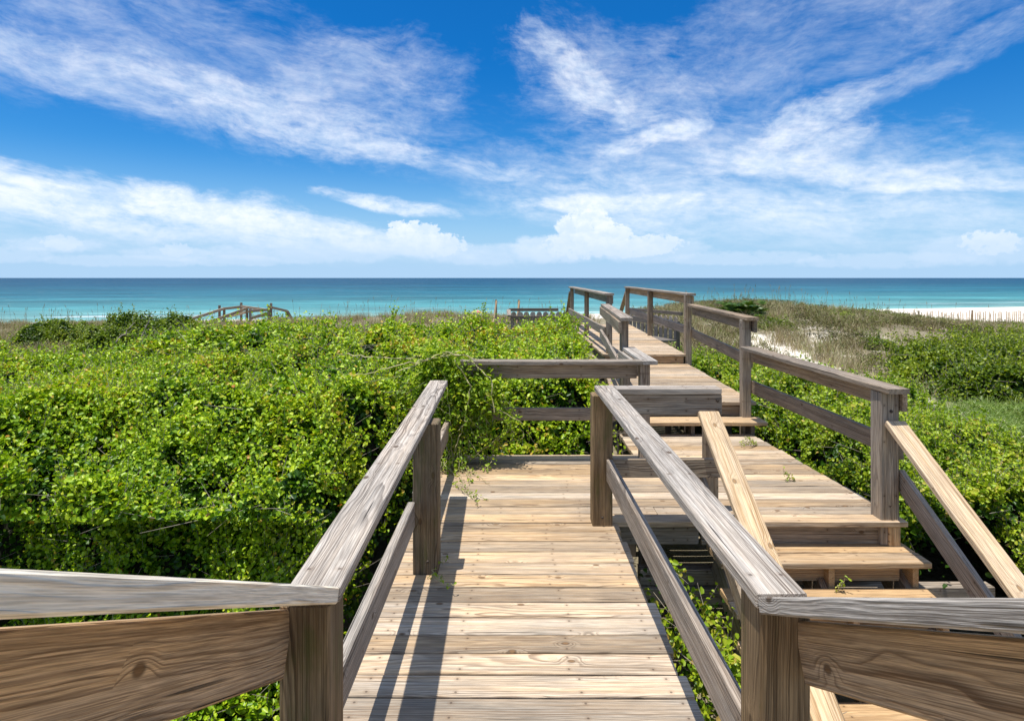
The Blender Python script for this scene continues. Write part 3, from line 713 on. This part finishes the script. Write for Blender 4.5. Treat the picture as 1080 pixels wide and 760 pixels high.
# ---- dark green mound right
def mound_l(y): return np.interp(y, [12, 13, 17, 24, 29], [8.6, 8.7, 9.8, 14., 17.5])
def top_mound(x, y):
    e = np.minimum(sm(x-mound_l(y), 0, 1.5), np.minimum(sm(y-(12.9+.35*np.sin(x*.9)), 0, 1.2), sm(29-y, 0, 5)))
    lump = .42*(billow(x*.55, y*.55, 41)-.5)+.25*(billow(x*1.4, y*1.4, 42)-.5)
    return ground(x, y)*(1-sm(y, 16, 22))-1.22*sm(y, 16, 22)-.12+(.58+lump)*e
def in_mound(x, y): return (x > mound_l(y)-.1) & (x < 1.0*y+3) & (y > 12.5) & (y < 29)
bag = Bag()
def lc_m(P, dep): return np.clip(.45+(fbm(P[:, 0]*.5, P[:, 1]*.5, 51, 3)-.5)*.9+rng.normal(0, .16, len(P)), 0, 1)
canopy(bag, top_mound, in_mound, (9, 34), (12.6, 31), 190000, .085, .14, lc_m, shoots=2500, twigs=700)
inner(bag, top_mound, in_mound, (9, 34), (12.6, 31), 60000, .11, .2)
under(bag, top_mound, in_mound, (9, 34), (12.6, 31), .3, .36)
tag(bag.build('shrub_mound', [L['mound'], M_twig, M_leaf_shade]), 'broad dark green mound of low shrubs beyond the sandy track at the right edge', 'shrubbery', kind='stuff')

# ------------------------------------------------------------------ grasses
def blades(bag, x, y, z, h, w, lean, lc, mi=0, spread=0.0):
    n = len(x); a = rng.uniform(0, 6.283, n); wd = np.stack([np.cos(a), np.sin(a), np.zeros(n)], 1)
    ld = rng.uniform(0, 6.283, n); le = rng.uniform(.3, 1, n)*lean
    lv = np.stack([np.cos(ld), np.sin(ld), np.zeros(n)], 1)*(le*h)[:, None]
    P0 = np.stack([x, y, z], 1)
    V = np.empty((n, 6, 3), np.float32); ww = (w*.5)[:, None] if np.ndim(w) else w*.5
    up = np.zeros((n, 3)); up[:, 2] = h
    mid = P0+up*.6+lv*.35; tip = P0+up*np.sqrt(np.clip(1-le**2*.5, .3, 1))[:, None]+lv
    V[:, 0] = P0-wd*ww; V[:, 1] = P0+wd*ww; V[:, 2] = mid+wd*ww*.8; V[:, 3] = mid-wd*ww*.8; V[:, 4] = tip+wd*ww*.15; V[:, 5] = tip-wd*ww*.15
    q = np.arange(n)[:, None]*6
    Q = np.concatenate([q+np.array([[0, 1, 2, 3]]), q+np.array([[3, 2, 4, 5]])], 1).reshape(-1, 4)
    bag.add(V.reshape(-1, 3), Q, np.repeat(lc, 6), mi)
def clumped(n, xr, yr, ok, per=26, rad=.16):
    k = max(1, n//per); X = []; Y = []
    while sum(map(len, X)) < k:
        x = rng.uniform(*xr, k*3); y = rng.uniform(*yr, k*3); m_ = ok(x, y); X.append(x[m_]); Y.append(y[m_])
    X = np.concatenate(X)[:k]; Y = np.concatenate(Y)[:k]; i = rng.integers(0, k, n)
    return X[i]+rng.normal(0, rad, n), Y[i]+rng.normal(0, rad, n), i
# low scrub, right dune
bag = Bag()
def ok(x, y): return (x < .80*y+3) & (x > .165*y+1.2) & (sandy(x, y) < .35+.3*rng.random(len(x))) & ((~in_mound(x, y)) | (y > 24.5) | (rng.random(len(x)) < .1)) & (fbm(x*.5, y*.5, 61, 3) > .36)
x, y, i = clumped(90000, (3.3, 34), (13.5, 45), ok, 30, .17)
cl = np.where(rng.random(100000) < .34, rng.uniform(.35, .6, 100000), rng.uniform(0, .25, 100000))[i]
blades(bag, x, y, ground(x, y)-.02, rng.uniform(.18, .55, len(x)), rng.uniform(.010, .022, len(x)), .9, np.clip(rng.uniform(0, .65, len(x))+cl, 0, .98))
tag(bag.build('dune_grass', [L['dry']]), 'dry brown dune grass covering the right dune', 'grass', kind='stuff')
bag = Bag()
def scrub_ok(x, y): return (x < .80*y+3) & (x > .165*y+1.0) & (y > 12) & (y < 42) & (sandy(x, y) < .30) & ((x < mound_l(y)+.5) | (y > 24)) & (fbm(x*.85, y*.85, 161, 4) > .405)
def top_scrub(x, y): return ground(x, y)-.05+.42*sm(fbm(x*.85, y*.85, 161, 4), .38, .55)*(.5+.6*billow(x*2.3, y*2.3, 163))
def lc_sc(P, d): return np.clip(.42+(fbm(P[:, 0]*.35, P[:, 1]*.35, 171, 3)-.5)*1.3+rng.normal(0, .18, len(P)), 0, 1)
canopy(bag, top_scrub, scrub_ok, (3, 36), (12, 42), 175000, .060, .06, lc_sc, shoots=1500, twigs=1500, aspect=.5)
tag(bag.build('dune_scrub', [L['scrub'], M_twig]), 'mottled olive brown low scrub on the right dune slope between sand patches', 'shrubbery', kind='stuff')
# dry band beyond the left thicket
bag = Bag()
def ok(x, y): return (x > -.92*y) & (x < .10*y+1) & ((y > 22.5) | ((x < -.62*y) & (y > 9.5))) & (fbm(x*.4, y*.4, 71, 3) > .33)
x, y, i = clumped(80000, (-36, 6), (9.5, 38), ok, 30, .18)
cl = np.where(rng.random(100000) < .34, rng.uniform(.35, .6, 100000), rng.uniform(0, .25, 100000))[i]
blades(bag, x, y, ground(x, y)-.02, rng.uniform(.18, .50, len(x)), rng.uniform(.010, .022, len(x)), .8, np.clip(rng.uniform(0, .65, len(x))+cl, 0, .98))
tag(bag.build('dune_grass', [L['dry']]), 'band of dry dune grass on the crest between the left thicket and the sea', 'grass', kind='stuff')
# sea oats standing against the sea
bag = Bag()
x = np.concatenate([rng.uniform(-30, 3, 190), rng.uniform(8, 22, 130)]); y = np.concatenate([rng.uniform(26, 34, 190), rng.uniform(28, 36, 130)])
h = rng.uniform(.55, 1.15, len(x)); z = ground(x, y)
ln = np.stack([rng.normal(0, .12, len(x)), rng.normal(0, .12, len(x)), np.ones(len(x))], 1)
P0 = np.stack([x, y, z-.05], 1); P1 = P0+ln*h[:, None]
V, Q = sticks_arrays(P0, P1, np.full(len(x), .006), np.full(len(x), .004)); bag.add(V, Q, np.full(len(V), .55), 0)
V, Q = sticks_arrays(P1, P1+ln*np.array([1.8, 1.8, .8])*.16, np.full(len(x), .016), np.full(len(x), .004)); bag.add(V, Q, np.full(len(V), .4), 0)
tag(bag.build('sea_oats', [L['dry']]), 'sparse thin sea oat stalks along the dune crests', 'grass', kind='stuff')
# light green grass, right
bag = Bag()
def ok(x, y): return (x > right_lim(y)-.25) & (x < 1.0*y+1.5) & (x < mound_l(y)+.2+4*(y < 12.8)) & (fbm(x*.7, y*.7, 81, 3) > .3)
x, y, i = clumped(42000, (3.6, 15), (4, 14.5), ok, 22, .12)
cl = rng.uniform(-.1, .35, 100000)[i]
blades(bag, x, y, ground(x, y)-.02, rng.uniform(.12, .38, len(x)), rng.uniform(.007, .014, len(x)), 1.0, np.clip(rng.uniform(.1, .65, len(x))+cl, 0, 1))
def top_g(x, y): return ground(x, y)+.10+.35*fbm(x*1.2, y*1.2, 83, 3)
canopy(bag, top_g, lambda x, y: (x > right_lim(y)-.2) & (x < 1.0*y+1.5) & (y < 13.2) & (y > 4) & (x < mound_l(y)-.2+4*(y < 12.6)) & (sandy(x, y) < .4), (3.6, 14), (4, 13.2), 75000, .046, .07, lambda P, d: np.clip(rng.normal(.5, .2, len(P))+(fbm(P[:, 0], P[:, 1], 91)-.5)*.6, 0, 1), aspect=.5)
tag(bag.build('ground_cover', [L['grass'], M_twig, M_leaf_shade]), 'light green grassy ground cover between the right shrubs and the dark mound', 'grass', kind='stuff')

# ------------------------------------------------------------------ single shrubs on the dunes
def shrub(name, cx, cy, rx, ry, h, n, size, mat, label, group, seed):
    g0 = float(ground(np.array(cx), np.array(cy)))
    t = empty(name, (cx, cy, g0), label, 'shrub', group)
    def top(x, y):
        q = np.clip(1-((x-cx)/rx)**2-((y-cy)/ry)**2, 0, 1)
        return g0-.1+h*np.sqrt(q)*(1+.5*(billow(x*1.3, y*1.3, seed)-.5)+.35*(vnoise(x*3, y*3, seed+1)-.5))
    bag = Bag()
    canopy(bag, top, lambda x, y: ((x-cx)/rx)**2+((y-cy)/ry)**2 < 1, (cx-rx, cx+rx), (cy-ry, cy+ry), n, size, size*1.3, lambda P, d: np.clip(lc_m(P, d)+.17, 0, 1), shoots=n//70)
    canopy(bag, lambda x, y: top(x, y)-.12, lambda x, y: ((x-cx)/rx)**2+((y-cy)/ry)**2 < .9, (cx-rx, cx+rx), (cy-ry, cy+ry), n//2, size*1.2, .07, lambda P, d: np.clip(rng.normal(.15, .1, len(P)), 0, .5), holes=False)  # dark inner leaves paint the shade inside the shrub
    k = 14; a = rng.uniform(0, 6.28, k); V, Q = sticks_arrays(np.tile((cx, cy, g0-.1), (k, 1)), np.stack([cx+np.cos(a)*rx*.6, cy+np.sin(a)*ry*.6, g0+h*rng.uniform(.4, .8, k)], 1), np.full(k, .03), np.full(k, .012))
    bag.build('foliage', [mat, M_twig], t, (cx, cy, g0))
    sb = Bag(); sb.add(V, Q, np.full(len(V), .5), 0); sb.build('branches', [M_twig], t, (cx, cy, g0))
    return t
G_ = 'shrubs on the left dune'
for i, (px, d, rx, h, lab) in enumerate((
    (60, 23, 1.7, .95, 'low olive shrub with a flat top nearest the left edge of the crest'),
    (150, 20, 2.2, 1.35, 'largest rounded shrub on the left dune, dark beneath'),
    (110, 19, 1.2, .95, 'small yellow green shrub in front of the flat topped one'),
    (188, 24, 1.3, .95, 'dark shrub just left of the distant walkover'),
    (270, 23, 1.5, .55, 'low shrub directly below the distant walkover'),
    (345, 19, 1.9, 1.05, 'wide leafy shrub just right of the distant walkover'),
    (440, 17, 1.3, .70, 'low pale shrub below the band of dry dune grass'))):
    shrub('dune_shrub', (px-540)/643*d, d, rx, rx*.75, h, 9500, .065, L['far'], lab, G_, 100+i*3)
for i, (cx, cy, rx, h, lab) in enumerate(((10.2, 23.5, .8, .40, 'small green shrub alone on the right dune slope, left one'), (14.2, 26, .9, .42, 'small green shrub alone on the right dune slope, higher one'), (12.0, 20.2, .9, .35, 'small pale shrub beside the sandy track'))):
    shrub('dune_shrub', cx, cy, rx, rx*.8, h, 2200, .07, L['far'], lab, 'shrubs on the right dune', 200+i*3)

# palmetto on the right dune
px0, py0 = 9.4, 25.5; g0 = float(ground(np.array(px0), np.array(py0)))
t = empty('palmetto', (px0, py0, g0), 'dark spiky palmetto clump on the dune behind the right railing', 'palm')
bag = Bag(); st = Bag()
for k in range(95):
    c = np.array((px0+rng.normal(0, .50), py0+rng.normal(0, .40), g0+rng.uniform(.10, .62)))
    az = rng.uniform(0, 6.28); elv = rng.uniform(.2, 1.1); ax = np.array((math.cos(az)*math.cos(elv), math.sin(az)*math.cos(elv), math.sin(elv)))
    sd = np.cross(ax, (0, 0, 1.)); sd /= np.linalg.norm(sd); up = np.cross(sd, ax)
    for f in np.linspace(-1.25, 1.25, 15):
        d = ax*math.cos(f)+sd*math.sin(f); w_ = np.cross(d, up); ln = rng.uniform(.26, .40)
        V = np.array([c-w_*.010, c+w_*.010, c+d*ln*.55+w_*.022, c+d*ln*.55-w_*.022, c+d*ln+up*-.09+w_*.004, c+d*ln+up*-.09-w_*.004], np.float32)
        bag.add(V, np.array([[0, 1, 2, 3], [3, 2, 4, 5]]), np.full(6, np.clip(rng.normal(.4, .25), 0, 1)), 0)
    V, Q = sticks_arrays(np.array([[px0+rng.normal(0, .15), py0+rng.normal(0, .15), g0-.05]]), c[None], [.014], [.010]); st.add(V, Q, np.full(6, .3), 0)
bag.build('fronds', [L['palm']], t, (px0, py0, g0)); st.build('stalks', [L['palm']], t, (px0, py0, g0))

# ------------------------------------------------------------------ vine on the corner post
t = empty('vine', (-.45, 5.45, 0), 'tangled yellow green vine draped over the corner post and end railing', 'vine')
stem = Bag(); lf = Bag()
def strand(pts, r=.004, nleaf=30, spread=.05, size=.034):
    pts = np.array(pts, float); n = 22; ti = np.linspace(0, len(pts)-1, n)
    q = np.stack([np.interp(ti, np.arange(len(pts)), pts[:, k]) for k in range(3)], 1)
    q[1:-1] = (q[:-2]+q[2:]+q[1:-1]*2)/4; q += rng.normal(0, .008, q.shape)
    V, Q = sticks_arrays(q[:-1], q[1:], np.full(n-1, r), np.full(n-1, r*.9)); stem.add(V, Q, np.full(len(V), .5), 0)
    if nleaf:
        f = rng.uniform(0, n-1.01, nleaf); i = f.astype(int); p = q[i]+(q[i+1]-q[i])*(f-i)[:, None]+rand_unit(nleaf)*spread*rng.uniform(.2, 1, (nleaf, 1))
        nr = rand_unit(nleaf)*.8+np.array((-.15, -.25, .85)); nr /= np.linalg.norm(nr, axis=1)[:, None]
        V, Q, l_ = leaf_arrays(p, size*rng.uniform(.6, 1.25, nleaf), nr, np.clip(rng.normal(.5, .22, nleaf), 0, 1), .5); lf.add(V, Q, l_, 0)
for k in range(46):
    x0 = rng.uniform(-.82, -.12); top_ = rng.uniform(.72, .98) if x0 < -.5 else rng.uniform(.50, .80)
    a = (x0, 5.50+rng.normal(0, .07), top_); b_ = (x0+rng.normal(.05, .12), 5.38+rng.normal(0, .06), top_-rng.uniform(.15, .35))
    c = (x0+rng.normal(.06, .16), 5.36+rng.normal(0, .08), top_-rng.uniform(.35, .62))
    strand([(x0-.1, 5.60, rng.uniform(.5, .8)), a, b_, c], .0035, 95, .07, .038)
for k in range(16):
    x0 = rng.uniform(-.65, -.42); strand([(x0, 5.42, .5), (x0+rng.normal(0, .08), 5.35, .25), (x0+rng.normal(0, .1), 5.2+rng.normal(0, .1), .02)], .003, 45, .06)
for pts in ([(-.75, 5.3, .95), (-.45, 5.4, .98), (-.18, 5.30, .78), (-.16, 5.25, .50)], [(-.95, 5.2, .85), (-.6, 5.35, 1.0), (-.3, 5.3, .95)], [(-.5, 5.3, .95), (-.35, 5.3, .7), (-.42, 5.3, .4), (-.5, 5.25, .1)], [(-1.6, 5.6, .95), (-1.0, 5.4, .93), (-.55, 5.4, .98)], [(-1.5, 5.0, .80), (-.9, 5.2, .92), (-.45, 5.45, 1.0)]):
    strand(pts, .006, 26, .06)
nb = 3000; ctr = np.array([(-.62, 5.47, .86), (-.56, 5.42, .82), (-.70, 5.42, .90), (-.50, 5.40, .60), (-.32, 5.40, .60), (-.22, 5.43, .64), (-.52, 5.42, .32), (-.80, 5.40, .74)])
p = ctr[rng.integers(0, len(ctr), nb)]+rng.normal(0, 1, (nb, 3))*np.array((.085, .065, .085))
nr = rand_unit(nb)*.75+np.array((-.2, -.25, .9)); nr /= np.linalg.norm(nr, axis=1)[:, None]
V, Q, l_ = leaf_arrays(p, .042*rng.uniform(.6, 1.3, nb), nr, np.clip(rng.normal(.5, .22, nb), 0, 1), .55); lf.add(V, Q, l_, 0)
for k in range(7):   # runners lying on the planks
    x0 = rng.uniform(-.45, -.25); y0 = rng.uniform(4.5, 5.3)
    strand([(x0-.12, y0+.25, .015), (x0, y0, .03), (x0+rng.uniform(.02, .2), y0-rng.uniform(.1, .3), .012)], .0025, 14, .025, .026)
stem.build('stems', [M_vinestem], t, t.location); lf.build('leaves', [L['vine']], t, t.location)

# sprigs pushing over the deck edges
def sprig(x, y, z, n, label, dx):
    t = empty('sprig', (x, y, z), label, 'plant', 'leafy sprigs on the planks')
    s0, l0 = Bag(), Bag()
    global stem, lf
    stem, lf = s0, l0
    for k in range(n):
        e = (x+dx*rng.uniform(.08, .22), y+rng.normal(0, .08), z+rng.uniform(.02, .10))
        strand([(x, y, z+.004), ((x+e[0])/2, (y+e[1])/2, z+rng.uniform(.03, .06)), e], .0020, 8, .018, .022)
    s0.build('stems', [M_vinestem], t, t.location); l0.build('leaves', [L['vine']], t, t.location)
sprig(-.45, 3.35, 0, 3, 'leafy sprig at the foot of the second left post', .8)
sprig(2.42, 6.0, 0, 7, 'leafy sprig reaching onto the landing below the upper steps', -.9)
sprig(2.30, 4.95, 0, 3, 'small leafy sprig lying on the landing planks', -.6)
sprig(2.05, 3.86, -.34, 2, 'small sprig growing from under the second descending tread', .4)

# dead branches poking out of the thicket
def branch(P0, P1, r, label, fork=3):
    P0 = np.array(P0, float); P1 = np.array(P1, float); bag = Bag(); n = 9
    t_ = np.linspace(0, 1, n)[:, None]; q = P0+(P1-P0)*t_; ln = np.linalg.norm(P1-P0); q[1:-1] += rng.normal(0, ln*.03, (n-2, 3))
    rr = np.linspace(r, r*.35, n); V, Q = sticks_arrays(q[:-1], q[1:], rr[:-1], rr[1:]); bag.add(V, Q, np.full(len(V), .5), 0)
    for k in range(fork):
        i = rng.integers(3, n-1); e = q[i]+(P1-P0)*rng.uniform(.15, .35)+rng.normal(0, ln*.10, 3)
        V, Q = sticks_arrays(q[i][None], e[None], [rr[i]*.7], [rr[i]*.3]); bag.add(V, Q, np.full(len(V), .5), 0)
    o = bag.build('dead_branch', [M_twig], None, tuple(P0)); o.location = P0
    return tag(o, label, 'branch', 'dead branches in the thicket')
branch(FP(140, 372, 17), FP(158, 336, 17.2), .035, 'pale forked dead branch upright near the left edge', 4)
branch(FP(150, 370, 16.5), FP(182, 343, 16.8), .03, 'bare dead stick leaning right beside the pale forked branch', 2)
branch(FP(120, 362, 18), FP(142, 340, 18.2), .03, 'short bare dead stick behind the pale forked branch', 2)
branch(FP(228, 363, 18), FP(252, 341, 18), .028, 'curved dead stick on the large rounded shrub', 1)
branch(FP(285, 452, 5.0), FP(345, 405, 6.2), .006, 'long thin grey twig lying across the middle of the thicket', 2)
branch(FP(362, 398, 7.6), FP(412, 425, 7.2), .008, 'pale twig over the leaves left of the vine', 2)
branch(FP(28, 415, 6.3), FP(40, 440, 6.0), .007, 'short grey twig low in the thicket at the left edge', 1)
branch(FP(480, 362, 9.5), FP(450, 385, 8.8), .009, 'slanting tan stem above the end railing', 2)

# ------------------------------------------------------------------ sand fence and beach umbrella
t = empty('sand_fence', (40, 60, -3.2), 'weathered picket sand fence on the pale beach at the right edge', 'fence')
fx = np.array([36, 40.5, 45, 49.5, 54]); fy = np.array([62, 60.6, 59.5, 58.5, 57.])
def gz(x, y): return float(ground(np.array(float(x)), np.array(float(y))))
for x, y in zip(fx, fy): WB().post(x-.06, x+.06, y+.05, y+.15, gz(x, y)-.4, gz(x, y)+1.25).build('post', 'railb', t)
wb = WB(); k = 0
for x in np.arange(36, 54, .17):
    y = np.interp(x, fx, fy); z = gz(x, y); h = 1.08+rng.normal(0, .12); l1 = rng.normal(0, .05)
    if rng.random() < .1: continue
    wb.board((x, y, z-.2), (x+l1, y+rng.normal(0, .02), z+h), .065, .02, up=(0, 1, 0))
wb.build('slats', 'step', t)
wb = WB()
for j in range(4):
    for hz in (.35, .75): wb.board((fx[j], fy[j]-.02, gz(fx[j], fy[j])+hz), (fx[j+1], fy[j+1]-.02, gz(fx[j+1], fy[j+1])+hz), .012, .012)
wb.build('wires', 'dark', t)

ux, uy = (503-540)/643*78., 78.; uz = gz(ux, uy)
t = empty('beach_umbrella', (ux, uy, uz), 'small pink and yellow beach umbrella peeking over the dune grass', 'umbrella')
V = [(0, 0, 1.05)]; F = []; mi = []
for r_, z_ in ((.32, 1.00), (.58, .86), (.72, .66)):
    for k in range(16): V.append((r_*math.cos(k*math.pi/8), r_*math.sin(k*math.pi/8), z_))
tri = [(0, 1+k, 1+(k+1) % 16) for k in range(16)]; qd = [(1+16*j+k, 17+16*j+k, 17+16*j+(k+1) % 16, 1+16*j+(k+1) % 16) for j in range(2) for k in range(16)]
me = bpy.data.meshes.new('canopy'); me.from_pydata([(a, b_, c+.30) for a, b_, c in V], [], tri+qd)
for c in ((.75, .22, .25), (.80, .62, .15), (.45, .65, .30)): me.materials.append(plain_mat('umbrella_cloth', c, .8))
for p, k in zip(me.polygons, [k for k in range(16)]*3): p.material_index = (k//2) % 3
link('canopy', me, t)
wb = Bag(); VV, QQ = sticks_arrays(np.array([[0, 0, -.3]]), np.array([[0, 0, 1.34]]), [.025], [.025]); wb.add(VV, QQ, np.full(6, .5), 0); wb.build('pole', [M_twig], t)

# ------------------------------------------------------------------ sky, sun
SUNX, SUNY = .165, .065          # metres the shadow moves per metre of height
sd = Vector((-SUNX, -SUNY, 1)).normalized()
elev = math.asin(sd.z); azim = math.atan2(sd.x, sd.y)
w = bpy.data.worlds.new('World'); scene.world = w; w.use_nodes = True
nt = NT(w.node_tree); bgn = nt.n['Background']
sky = nt.node('ShaderNodeTexSky', sky_type='NISHITA', sun_disc=False, sun_elevation=elev, sun_rotation=azim, air_density=1.0, dust_density=.4, ozone_density=2.5)
gen = nt.node('ShaderNodeTexCoord').outputs['Generated']
gx, gy, gz_ = nt.sep(gen)
az = nt.m('ARCTAN2', gx, gy); el = nt.m('ARCSINE', gz_)
tint = nt.mix(nt.step(el, .0, .36), (.34, .78, 1.10), (.045, .56, 1.08))
skyc = nt.mix(1., sky.outputs[0], tint, 'MULTIPLY')
def ang(px, py):
    a = math.atan((px-540)/643); return a, math.atan((293-py)/643*math.cos(a))
wn = nt.node('ShaderNodeTexNoise', {'Vector': nt.vec(az, el), 'Scale': 5., 'Detail': 3.}).outputs['Color']
wx, wy, _ = nt.sep(wn)
azw = nt.m('ADD', az, nt.m('MULTIPLY_ADD', wx, .10, -.05)); elw = nt.m('ADD', el, nt.m('MULTIPLY_ADD', wy, .05, -.025))
fibr = nt.noise(nt.vec(nt.m('MULTIPLY_ADD', el, 18., nt.m('MULTIPLY', azw, 34.)), nt.m('MULTIPLY_ADD', az, 9., nt.m('MULTIPLY', elw, 120.))), 1., 5., .65)
clear = None
def cloud(px, py, lx, ly, rot, fx, fy, lo, hi, gain, detail=7., rough=.62, seed=0., soft=1., cum=False):
    """one patch of cloud at a bearing and elevation, streaked along rot (degrees, up to the right)"""
    global clear
    a0, e0 = ang(px, py); lx, ly = lx/643, ly/643; c, s_ = math.cos(R(rot)), math.sin(R(rot))
    A, E = (az, el) if cum else (azw, elw)
    dx = nt.m('SUBTRACT', A, a0); dy = nt.m('SUBTRACT', E, e0)
    u = nt.m('ADD', nt.m('MULTIPLY', dx, c), nt.m('MULTIPLY', dy, s_)); v_ = nt.m('SUBTRACT', nt.m('MULTIPLY', dy, c), nt.m('MULTIPLY', dx, s_))
    q = nt.m('ADD', nt.m('POWER', nt.m('ABSOLUTE', nt.m('DIVIDE', u, lx)), 2.), nt.m('POWER', nt.m('ABSOLUTE', nt.m('DIVIDE', v_, ly)), 2.))
    mk = nt.step(q, 1.25, .0)
    n = nt.noise(nt.vec(nt.m('MULTIPLY', u, fx), nt.m('MULTIPLY', v_, fy), seed+rot*.01), 1., detail, rough, .12)
    if not cum: n = nt.m('MULTIPLY_ADD', nt.m('SUBTRACT', fibr, .5), .30, n)
    # the patch fades by eroding the noise, not by a round edge
    d = nt.m('MULTIPLY', nt.step(nt.m('ADD', n, nt.m('MULTIPLY_ADD', mk, .55, -.55)), lo, hi), nt.m('MULTIPLY', nt.step(q, 1.25, .5), gain))
    k = nt.m('SUBTRACT', 1., d, clamp=True)
    clear = k if clear is None else nt.m('MULTIPLY', clear, k)
CL = [
 # left upper veil, its lower edge sloping down to the right
 (170, 50, 380, 95, -10, 8, 20, .16, 1.0, .55, 0), (120, 85, 230, 30, -14, 12, 26, .16, .85, .6, 1), (300, 125, 190, 34, -13, 13, 26, .16, .82, .75, 2), (385, 95, 150, 75, 12, 12, 22, .20, .95, .5, 3), (440, 168, 200, 15, -9, 12, 36, .16, .8, .6, 21),
 # big white band low on the left
 (90, 210, 400, 36, -6, 10, 24, .12, .66, .92, 4), (330, 240, 230, 20, -8, 12, 26, .14, .66, .9, 5), (415, 215, 95, 11, -10, 15, 34, .14, .7, .85, 6), (200, 256, 460, 22, -2, 9, 28, .14, .85, .5, 7),
 # bright wedge in the middle
 (615, 90, 120, 34, -38, 14, 26, .16, .86, .9, 8), (690, 148, 72, 16, 12, 15, 28, .12, .74, .85, 9), (645, 85, 160, 80, -25, 13, 24, .24, 1.0, .5, 10),
 # right cirrus
 (850, 125, 85, 24, 20, 14, 26, .14, .82, .85, 11), (820, 160, 110, 24, 8, 14, 28, .14, .8, .8, 12), (930, 182, 180, 17, -8, 12, 30, .13, .8, .8, 13), (1010, 194, 130, 7, -4, 10, 44, .12, .74, .75, 14),
 (780, 185, 300, 78, -4, 10, 26, .14, .95, .72, 15), (800, 228, 360, 42, -4, 10, 30, .10, .90, .74, 16),
 # thin veil over the upper right
 (830, 45, 340, 80, 10, 9, 20, .18, 1.05, .55, 17), (990, 70, 220, 24, 18, 11, 28, .2, 1.0, .5, 18), (560, 185, 220, 45, -6, 11, 28, .22, 1.0, .45, 19),
 # anvil of the far tower
 (640, 213, 125, 12, 0, 12, 30, .12, .66, .9, 20),
]
for (px, py, lx, ly, rot, fx, fy, lo, hi, g, sd_) in CL: cloud(px, py, lx, ly, rot, fx, fy, lo, hi, g, detail=6., rough=.68, seed=sd_*3.7)
# broken thin cloud added out of view, overhead and behind, to whiten the fill light
pu = nt.m('DIVIDE', gx, nt.m('MAXIMUM', gz_, .12)); pv = nt.m('DIVIDE', gy, nt.m('MAXIMUM', gz_, .12))
ov = nt.step(nt.noise(nt.vec(nt.m('MULTIPLY', pu, .9), nt.m('MULTIPLY', pv, 2.2)), 1., 5., .6), .30, .62)
away = nt.m('MAXIMUM', nt.step(el, .46, .80), nt.step(gy, .55, .05))
clear = nt.m('MULTIPLY', clear, nt.m('SUBTRACT', 1., nt.m('MULTIPLY', nt.m('MULTIPLY', ov, away), .56), clamp=True))
CU = [(600, 262, 80, 16, 1), (690, 264, 70, 14, 2), (520, 268, 90, 12, 4), (60, 258, 40, 7, 6), (10, 268, 34, 8, 7), (180, 268, 46, 7, 8), (330, 266, 120, 12, 14), (250, 275, 66, 6, 9), (1040, 264, 66, 14, 10), (130, 275, 76, 6, 11), (780, 272, 90, 8, 12), (930, 275, 90, 8, 13)]
TW = [(440, 250, 30, 15), (422, 243, 16, 9), (465, 258, 30, 11), (604, 240, 20, 14), (624, 233, 22, 15), (640, 250, 30, 15), (612, 258, 42, 13), (690, 258, 34, 10), (664, 262, 40, 9), (66, 256, 16, 6), (186, 264, 14, 6), (1046, 256, 24, 9)]
for k, (px, py, lx, ly) in enumerate(TW): cloud(px, py, lx*1.25, ly*1.5, 0, 85 if ly > 8.5 else 140, 95 if ly > 8.5 else 190, .22, .40, .85 if ly > 8.5 else .6, 5., .62, 90+k*4.1, cum=True)
for (px, py, lx, ly, s_) in CU: cloud(px, py, lx*1.1, ly*1.2, 0, 26 if ly > 11 else 45, 40 if ly > 11 else 80, .14, .46, .66 if ly > 15 else .45, 6., .66, 50+s_*5.3, cum=True)
dens = nt.m('SUBTRACT', 1., clear, clamp=True)
haze = nt.step(el, .20, -.02, 0., .93)
skyc = nt.mix(haze, skyc, (3.9, 5.7, 8.0))
wn2 = nt.noise(nt.vec(nt.m('MULTIPLY', az, 14.), nt.m('MULTIPLY', el, 40.)), 1., 5.)
wn3 = nt.noise(nt.vec(nt.m('MULTIPLY', az, 60.), nt.m('MULTIPLY', el, 80.)), 1., 4., .6)
cc = nt.mix(nt.m('MULTIPLY', nt.step(nt.m('MULTIPLY_ADD', wn3, .5, nt.m('MULTIPLY', wn2, .5)), .40, .60), .8), (8.4, 8.8, 9.4), (6.3, 7.4, 8.8))
cc = nt.mix(nt.step(el, .12, .01), cc, (5.4, 6.7, 8.4))
final = nt.mix(dens, skyc, cc)
w.cycles.sampling_method = 'NONE'
nt.put(bgn.inputs[0], final); bgn.inputs[1].default_value = .10

sun = bpy.data.lights.new('sun', 'SUN'); sun.energy = 4.8; sun.angle = R(.53); sun.color = (1., .955, .88)
so = bpy.data.objects.new('sun', sun); C.objects.link(so); so.rotation_euler = (-sd).to_track_quat('-Z', 'Y').to_euler(); so.location = (-10, -3, 40)

cam = bpy.data.cameras.new('camera'); co = bpy.data.objects.new('camera', cam); C.objects.link(co)
co.location = (0, 0, 1.65); co.rotation_euler = (R(90), 0, 0)
cam.sensor_width = 36; cam.lens = 643/1080*36; cam.shift_y = -87/1080; cam.clip_start = .02; cam.clip_end = 100000
scene.camera = co
vs = scene.view_settings; vs.view_transform = 'Standard'; vs.look = 'None'; vs.exposure = .30; vs.gamma = 1; vs.use_curve_mapping = False
scene.cycles.max_bounces = 6; scene.cycles.diffuse_bounces = 3; scene.cycles.glossy_bounces = 2; scene.cycles.transmission_bounces = 2
scene.cycles.use_denoising = True
